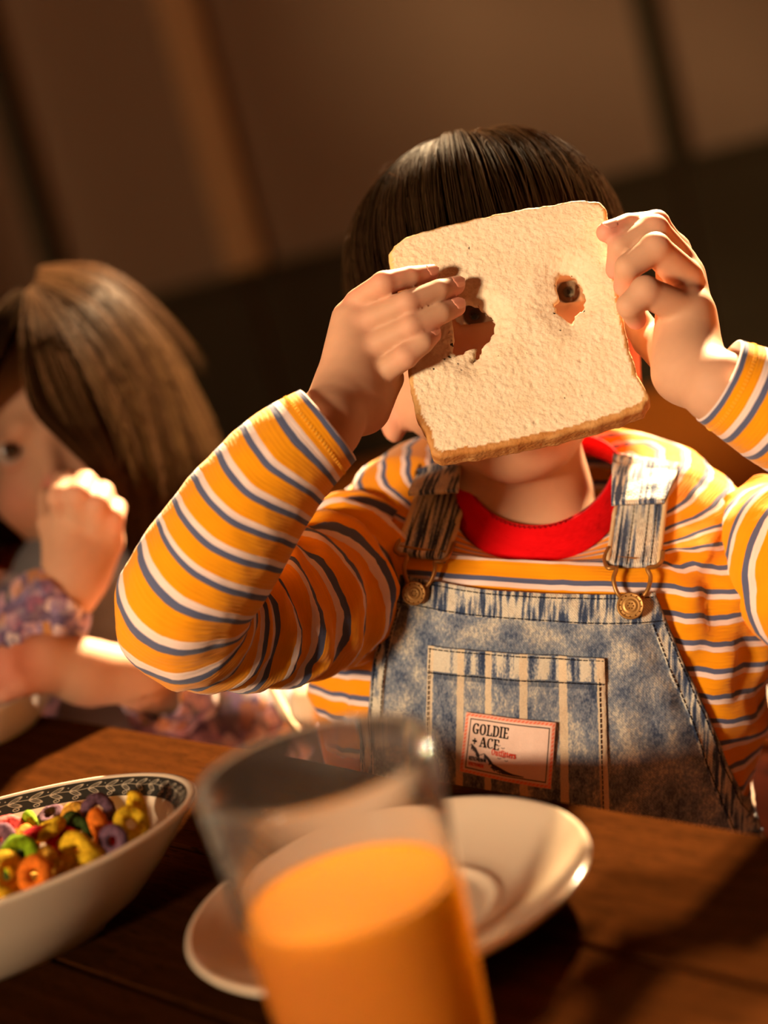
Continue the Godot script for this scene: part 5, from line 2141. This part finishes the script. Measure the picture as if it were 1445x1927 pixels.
func girl() -> void:
	var root := thing("person", "child with long brown hair and floral dress leaning a cheek on one hand, at left", "person", Vector3(-0.3, 0.42, -1.4))
	var hx := Transform3D(Basis(Vector3(0.9925, 0.0181, 0.1208), Vector3(-0.0168, 0.9998, -0.012), Vector3(-0.121, 0.0099, 0.9926)), Vector3(0.0934, 0.4509, 0.1387))
	var skin := Buf.new()
	var eyes := [Vector3(-0.0265, 0, -0.0095), Vector3(0.0265, 0, -0.0095)]
	head_shape(skin, hx, [[Vector3(0.076, 0.3242, 0.0953), hx * Vector3(0, -0.045, -0.075), 0.040, 0.036, 0.010]], 0.0042, eyes, Vector3(-0.082, -0.155, -0.182), false)
	# hand at the cheek
	var lo := Vector3.ONE * 9
	var hi := -lo
	for p in [Vector3(0.0809, 0.4432, 0.1302), Vector3(0.1533, 0.4249, 0.1342), Vector3(0.1467, 0.3564, 0.3135), Vector3(0.0833, 0.3724, 0.3099)]:
		lo = lo.min(p)
		hi = hi.max(p)
	var F := Field.new(lo, hi, 0.0026)
	var H := [
		[[Vector3(0.1085, 0.4127, 0.2343), 0.0090], [Vector3(0.1097, 0.4317, 0.2434), 0.0078], [Vector3(0.1133, 0.4388, 0.2275), 0.0068], [Vector3(0.1167, 0.4342, 0.2142), 0.0058]],
		[[Vector3(0.1175, 0.4099, 0.2401), 0.0090], [Vector3(0.1222, 0.4308, 0.2497), 0.0080], [Vector3(0.1255, 0.4352, 0.2303), 0.0068], [Vector3(0.1264, 0.4294, 0.2152), 0.0058]],
		[[Vector3(0.1253, 0.4046, 0.2413), 0.0090], [Vector3(0.1318, 0.4221, 0.2496), 0.0078], [Vector3(0.1344, 0.4259, 0.2304), 0.0066], [Vector3(0.1336, 0.4198, 0.2174), 0.0058]],
		[[Vector3(0.1306, 0.3971, 0.2378), 0.0085], [Vector3(0.138, 0.4111, 0.2449), 0.0068], [Vector3(0.1397, 0.4137, 0.229), 0.0058], [Vector3(0.1382, 0.4086, 0.2199), 0.0050]]]
	F.capsule(Vector3(0.0973, 0.372, 0.2486), Vector3(0.1074, 0.3855, 0.2435), 0.0185, 0.0175, 0.006)
	F.capsule(Vector3(0.1054, 0.3843, 0.2437), Vector3(0.1113, 0.4072, 0.2366), 0.0170, 0.0150, 0.01)
	F.capsule(Vector3(0.1098, 0.3816, 0.2444), Vector3(0.1269, 0.3962, 0.237), 0.0150, 0.0130, 0.01)
	F.capsule(Vector3(0.1003, 0.3906, 0.2423), Vector3(0.0972, 0.4144, 0.2288), 0.0110, 0.0080, 0.008)
	F.capsule(Vector3(0.0972, 0.4144, 0.2288), Vector3(0.0972, 0.428, 0.2104), 0.0080, 0.0065, 0.003)
	for j in H:
		finger(F, j)
	F.surface(skin, Transform3D())
	# the other arm lies along the table, its hand on the plate's rim
	lo = Vector3.ONE * 9
	hi = -lo
	for p in [Vector3(0.0182, 0.3604, 0.1692), Vector3(0.1437, 0.3287, 0.1763), Vector3(0.1467, 0.3034, 0.3459), Vector3(0.0371, 0.331, 0.3397)]:
		lo = lo.min(p)
		hi = hi.max(p)
	F = Field.new(lo, hi, 0.0032)
	F.capsule(Vector3(0.1262, 0.3096, 0.2574), Vector3(0.0982, 0.3268, 0.2689), 0.0215, 0.0190, 0.006)
	F.capsule(Vector3(0.0982, 0.3268, 0.2689), Vector3(0.0797, 0.341, 0.276), 0.0190, 0.0180, 0.008)
	for e in [[80, 1228, 20, 1215, -25, 1235], [75, 1245, 10, 1240, -32, 1262], [78, 1262, 15, 1268, -25, 1290], [85, 1278, 35, 1292, 5, 1306]]:
		pass
	F.capsule(Vector3(0.0799, 0.3471, 0.2767), Vector3(0.0654, 0.357, 0.2827), 0.0085, 0.0075, 0.006)
	F.capsule(Vector3(0.0654, 0.357, 0.2827), Vector3(0.049, 0.3552, 0.2872), 0.0072, 0.0058, 0.002)
	F.capsule(Vector3(0.0777, 0.343, 0.2817), Vector3(0.0616, 0.3519, 0.2899), 0.0085, 0.0075, 0.006)
	F.capsule(Vector3(0.0616, 0.3519, 0.2899), Vector3(0.0458, 0.3494, 0.2946), 0.0072, 0.0058, 0.002)
	F.capsule(Vector3(0.0766, 0.338, 0.2848), Vector3(0.061, 0.345, 0.2956), 0.0085, 0.0072, 0.006)
	F.capsule(Vector3(0.061, 0.345, 0.2956), Vector3(0.0469, 0.3415, 0.3005), 0.0070, 0.0056, 0.002)
	F.capsule(Vector3(0.0778, 0.3326, 0.2861), Vector3(0.0644, 0.3358, 0.2976), 0.0080, 0.0066, 0.006)
	F.capsule(Vector3(0.0644, 0.3358, 0.2976), Vector3(0.0541, 0.3339, 0.3021), 0.0062, 0.0050, 0.002)
	F.surface(skin, Transform3D())
	F = Field.new(Vector3(-0.35, -0.45, -0.25), Vector3(0.35, 0.50, 0.50), 0.014)
	F.capsule(Vector3(0.02, 0.06, 0.0), Vector3(0.0805, 0.3193, 0.0964), 0.066, 0.05, 0.02)
	F.capsule(Vector3(0.0553, 0.3237, 0.1159), Vector3(0.1157, 0.3141, 0.0975), 0.035, 0.035, 0.02)
	F.capsule(Vector3(0.0527, 0.3235, 0.1262), Vector3(0.0393, 0.3242, 0.2387), 0.026, 0.022, 0.01)
	F.capsule(Vector3(0.0393, 0.3242, 0.2387), Vector3(0.0973, 0.372, 0.2486), 0.021, 0.018, 0.01)
	F.capsule(Vector3(0.118, 0.3125, 0.1081), Vector3(0.1433, 0.2917, 0.2255), 0.026, 0.022, 0.01)
	F.capsule(Vector3(0.1433, 0.2917, 0.2255), Vector3(0.123, 0.3104, 0.2572), 0.022, 0.020, 0.01)
	for s in [-1, 1]:
		var knee := Vector3(s * 0.06, 0.05, 0.24) + NEAR * 0.02
		F.capsule(Vector3(s * 0.05, 0.07, 0.0), knee, 0.045, 0.036, 0.02)
		F.capsule(knee, Vector3(s * 0.06, -0.36, 0.22), 0.034, 0.024, 0.02)
		F.capsule(Vector3(s * 0.06, -0.36, 0.22), Vector3(s * 0.06, -0.39, 0.31), 0.022, 0.024, 0.02)
	F.surface(skin, Transform3D())
	var pink := Color(0.66, 0.22, 0.16)
	var spots := [[hx * Vector3(0, -0.030, 0.012), 0.016, Color(0.60, 0.10, 0.09), 0.7], [hx * Vector3(0, -0.052, 0.003), 0.016, Color(0.52, 0.12, 0.11), 0.9]]
	for j in H:
		spots.append([j[3][0], 0.012, pink, 0.6])
		spots.append([j[1][0], 0.012, pink, 0.3])
	spots.append([Vector3(0.0489, 0.3525, 0.2918), 0.05, pink, 0.7])
	for s in [-1, 1]:
		spots.append([hx * Vector3(s * 0.032, -0.030, -0.008), 0.026, pink, 0.4])
		spots.append([hx * Vector3(s * 0.027, -0.006, -0.002), 0.016, Color(0.50, 0.22, 0.17), 0.5])
		spots.append([hx * Vector3(s * 0.027, 0.014, 0.0), 0.010, Color(0.22, 0.11, 0.07), 0.6])
	tint(skin, Color(0.52, 0.285, 0.175), spots)
	obj("body", skin.mesh(), M["skin"], root)
	for e in eyes:
		eyeball(root, hx, e, hx.basis.inverse() * ((Vector3(0, 1.05, 0) - root.position) - hx * e))
	# dress: bodice and skirt, two sleeves, a ribbon; a grey knitted waistcoat over it
	F = Field.new(Vector3(-0.28, -0.10, -0.24), Vector3(0.36, 0.42, 0.42), 0.008)
	F.capsule(Vector3(0.02, 0.06, 0.0), Vector3(0.0866, 0.3041, 0.1049), 0.088, 0.066, 0.03)
	F.capsule(Vector3(0.0571, 0.3232, 0.116), Vector3(0.1169, 0.3125, 0.0928), 0.045, 0.048, 0.03)
	F.ball(Vector3(0.02, 0.06, 0.04), Vector3(0.16, 0.075, 0.15), 0.04)
	F.capsule(Vector3(-0.04, 0.05, 0.06), Vector3(-0.06, 0.06, 0.27), 0.075, 0.07, 0.03)
	F.capsule(Vector3(0.08, 0.05, 0.06), Vector3(0.08, 0.06, 0.27), 0.075, 0.07, 0.03)
	F.capsule(Vector3(0.136, 0.2745, 0.1781), Vector3(0.199, 0.2503, 0.2348), 0.045, 0.028, 0.03)
	var b := Buf.new()
	F.surface(b, Transform3D())
	var dress := obj("dress", b.mesh(), M["floral_cotton"], root)
	var soft := func(u: float, p: Vector3, a: float) -> float:
		return 0.0030 * wave.get_noise_3d(p.x * 30, p.y * 30, p.z * 30) + 0.0020 * sin(a * 7.0 + u * 40.0)
	b = tube([[Vector3(0.0989, 0.3742, 0.2481), 0.0200], [Vector3(0.0877, 0.3678, 0.2495), 0.0270], [Vector3(0.0679, 0.3532, 0.2476), 0.0310], [Vector3(0.0436, 0.3313, 0.2423), 0.0310], [Vector3(0.0398, 0.3165, 0.2097), 0.034], [Vector3(0.046, 0.3163, 0.1483), 0.038], [Vector3(0.0589, 0.3228, 0.1161), 0.040]], 60, 40, 0.02, 0, 0.004, soft)
	obj("sleeve", b.mesh(), M["floral_cotton"], dress)
	b = tube([[Vector3(0.1328, 0.3037, 0.2536), 0.0240], [Vector3(0.1433, 0.2917, 0.2255), 0.0300], [Vector3(0.1341, 0.297, 0.1628), 0.036], [Vector3(0.118, 0.3125, 0.1081), 0.042]], 50, 40, 0.02, 0, 0.004, soft)
	obj("sleeve", b.mesh(), M["floral_cotton"], dress)
	F = Field.new(Vector3(-0.20, 0.02, -0.16), Vector3(0.30, 0.42, 0.26), 0.007)
	F.capsule(Vector3(0.0964, 0.3231, 0.1109), Vector3(0.094, 0.2748, 0.1319), 0.068, 0.080, 0.02)
	F.capsule(Vector3(0.0825, 0.3463, 0.0955), Vector3(0.1198, 0.3425, 0.0963), 0.036, 0.036, 0.03)
	b = Buf.new()
	F.surface(b, Transform3D())
	for k in b.v.size():
		b.uv[k] = Vector2(b.v[k].x * 40.0, b.v[k].y * 40.0)
	obj("knitted_waistcoat", b.mesh(), M["grey_knit"], root)
	b = Buf.new()
	var rows := []
	for e in [[572, 1285, 0.004], [572, 1300, 0.008], [575, 1325, 0.0105], [579, 1345, 0.009], [584, 1365, 0.004], [588, 1392, 0.0022]]:
		rows.append(e)
	var path := [[Vector3(0.2268, 0.2925, 0.2868), 0.003], [Vector3(0.2261, 0.2877, 0.293), 0.0075], [Vector3(0.2254, 0.2814, 0.2995), 0.0100], [Vector3(0.2254, 0.2756, 0.306), 0.0085], [Vector3(0.2257, 0.2708, 0.3122), 0.0035], [Vector3(0.2255, 0.2642, 0.3187), 0.0018]]
	var flat := func(_u: float, _p: Vector3, a: float) -> float: return 0.0006 * sin(a * 6.0)
	b = tube(path, 30, 24, 0.02, 0, 0.0, flat)
	b.add(tube([[Vector3(0.2045, 0.2903, 0.2668), 0.0022], [Vector3(0.2095, 0.2774, 0.2799), 0.0030], [Vector3(0.2141, 0.2671, 0.2925), 0.0028], [Vector3(0.2169, 0.2603, 0.2991), 0.0018]], 24, 16, 0.02, 0, 0.0, flat))
	obj("ribbon_tie", b.mesh(), M["cream_ribbon"], dress)
	girl_hair(root, hx)


func girl_hair(root: Node3D, hx: Transform3D) -> void:
	# guides from the parting down to the ends, in order round the head
	var guides := [
		[Vector3(0.0815, 0.5402, 0.006), Vector3(0.0403, 0.5196, 0.0106), Vector3(0.0102, 0.4808, 0.0193), Vector3(-0.005, 0.4382, 0.0288), Vector3(-0.0069, 0.3946, 0.0488), Vector3(-0.0031, 0.3578, 0.0673)],
		[Vector3(0.0975, 0.549, 0.0758), Vector3(0.0731, 0.5325, 0.1204), Vector3(0.0474, 0.4978, 0.1384), Vector3(0.027, 0.4551, 0.1377), Vector3(0.018, 0.4066, 0.1281), Vector3(0.0195, 0.3686, 0.1161)],
		[Vector3(0.1041, 0.5491, 0.1116), Vector3(0.0867, 0.5315, 0.1412), Vector3(0.0558, 0.4957, 0.1389), Vector3(0.026, 0.4616, 0.1312), Vector3(0.0112, 0.4228, 0.1245), Vector3(0.0143, 0.3772, 0.1142)],
		[Vector3(0.107, 0.549, 0.125), Vector3(0.0969, 0.5282, 0.1645), Vector3(0.0718, 0.5042, 0.1626), Vector3(0.0395, 0.4751, 0.1435), Vector3(0.0238, 0.4289, 0.1334), Vector3(0.041, 0.373, 0.1254)],
		[Vector3(0.1083, 0.5487, 0.125), Vector3(0.1038, 0.5211, 0.1783), Vector3(0.1012, 0.4845, 0.1988), Vector3(0.116, 0.4563, 0.2061), Vector3(0.1299, 0.426, 0.2037), Vector3(0.1306, 0.3757, 0.1863)],
		[Vector3(0.1097, 0.5495, 0.1115), Vector3(0.1269, 0.5241, 0.1654), Vector3(0.1394, 0.4855, 0.1904), Vector3(0.144, 0.4436, 0.1998), Vector3(0.1445, 0.4032, 0.1955), Vector3(0.1349, 0.3582, 0.1799)],
		[Vector3(0.1105, 0.5514, 0.0957), Vector3(0.1392, 0.5282, 0.1368), Vector3(0.1567, 0.4873, 0.1613), Vector3(0.1621, 0.4407, 0.1717), Vector3(0.1598, 0.3939, 0.1719), Vector3(0.1435, 0.3439, 0.1626)],
		[Vector3(0.1103, 0.555, 0.0744), Vector3(0.1503, 0.5374, 0.0886), Vector3(0.1775, 0.4922, 0.1038), Vector3(0.1862, 0.441, 0.1153), Vector3(0.1892, 0.3939, 0.1207), Vector3(0.1703, 0.3342, 0.1238)],
		[Vector3(0.1089, 0.5564, 0.0536), Vector3(0.1499, 0.5379, 0.0424), Vector3(0.18, 0.4876, 0.0434), Vector3(0.1948, 0.4355, 0.0499), Vector3(0.1988, 0.3859, 0.0559), Vector3(0.1874, 0.3249, 0.0746)],
		[Vector3(0.1021, 0.5485, 0.0246), Vector3(0.1299, 0.5248, -0.0213), Vector3(0.155, 0.4723, -0.03), Vector3(0.171, 0.4185, -0.0283), Vector3(0.1765, 0.3687, -0.0171), Vector3(0.1662, 0.3131, 0.0055)],
		[Vector3(0.0858, 0.537, -0.0138), Vector3(0.0818, 0.5003, -0.0568), Vector3(0.0803, 0.4404, -0.0639), Vector3(0.0799, 0.391, -0.0529), Vector3(0.0752, 0.3533, -0.0342), Vector3(0.0702, 0.3268, -0.0078)]]
	# an inner layer follows the guides a little below the surface
	var under := Buf.new()
	var mid := hx * Vector3(0, -0.02, -0.09)
	for part in [guides.slice(0, 4), guides.slice(4)]:
		var rows := []
		for r in 16:
			var t := r / 15.0 * 0.96
			var ring := []
			for g in part:
				var p: Vector3 = along(g, t)
				ring.append(p + (mid - p).normalized() * 0.008)
			rows.append(PackedVector3Array(curve(ring, 30)))
		under.sheet(rows)
	# the crown, closed over the top of the head
	var rows2 := []
	for r in 10:
		var row := PackedVector3Array()
		for q in 40:
			var a := TAU * q / 40
			var th := 1.25 * r / 9.0
			row.append(hx * (Vector3(0, 0.018, -0.085) + Vector3(sin(th) * cos(a) * 0.060, cos(th) * 0.050, sin(th) * sin(a) * 0.070)))
		rows2.append(row)
	under.sheet(rows2, true)
	obj("hair_under_layer", under.mesh(), M["hair_base"], root)
	var b := Buf.new()
	var pts := PackedVector3Array()
	for k in 5600:
		var w := rng.randf() * (guides.size() - 1.001) if k < 3600 else 6.5 + rng.randf() * 3.0
		if w < 2.0 and rng.randf() < 0.5:
			w += 4.0 * rng.randf() + 2.0
		if w > 3.0 and w < 4.0:
			w = 4.0 + rng.randf() * 3.0
		var a := int(w)
		var u := w - a
		var lay := rng.randf()
		var tw := (rng.randf() - 0.5) * 0.25
		var hue := rng.randf() * 0.6 + 0.3 * wave.get_noise_2d(w * 5.0, 1.0)
		pts.clear()
		var st := rng.randf() * 0.06
		var end := 0.80 + rng.randf() * 0.2
		for q in 12:
			var t := lerpf(st, end, q / 11.0)
			var ww := w + tw * t + 0.12 * sin(t * 7.0 + a * 2.0)
			ww = clampf(ww, 0.0, 2.999) if w < 3.0 else clampf(ww, 4.0, guides.size() - 1.001)
			var a2 := int(ww)
			var p := along(guides[a2], t).lerp(along(guides[a2 + 1], t), ww - a2)
			pts.append(p + (mid - p).normalized() * lerpf(-0.003, 0.006, lay))
		strand(b, pts, 0.00042, Color(0.030, 0.015, 0.007).lerp(Color(0.135, 0.070, 0.032), hue))
	for k in 60:
		pts.clear()
		var w := 4.0 + rng.randf() * 5.5
		for q in 10:
			var t := lerpf(0.02, 0.5 + 0.4 * rng.randf() * 0.1, q / 9.0)
			var a2 := int(w)
			var p := along(guides[a2], t).lerp(along(guides[a2 + 1], t), w - a2)
			pts.append(p - (mid - p).normalized() * (0.004 + 0.012 * sin(t * 3.0)))
		strand(b, pts, 0.0002, Color(0.15, 0.078, 0.036))
	obj("hair", b.mesh(), M["hair_strands"], root)


func along(g: Array, t: float) -> Vector3:
	var k := clampf(t, 0.0, 1.0) * (g.size() - 1)
	var s := mini(int(k), g.size() - 2)
	return cr(g[maxi(s - 1, 0)], g[s], g[s + 1], g[mini(s + 2, g.size() - 1)], k - s)
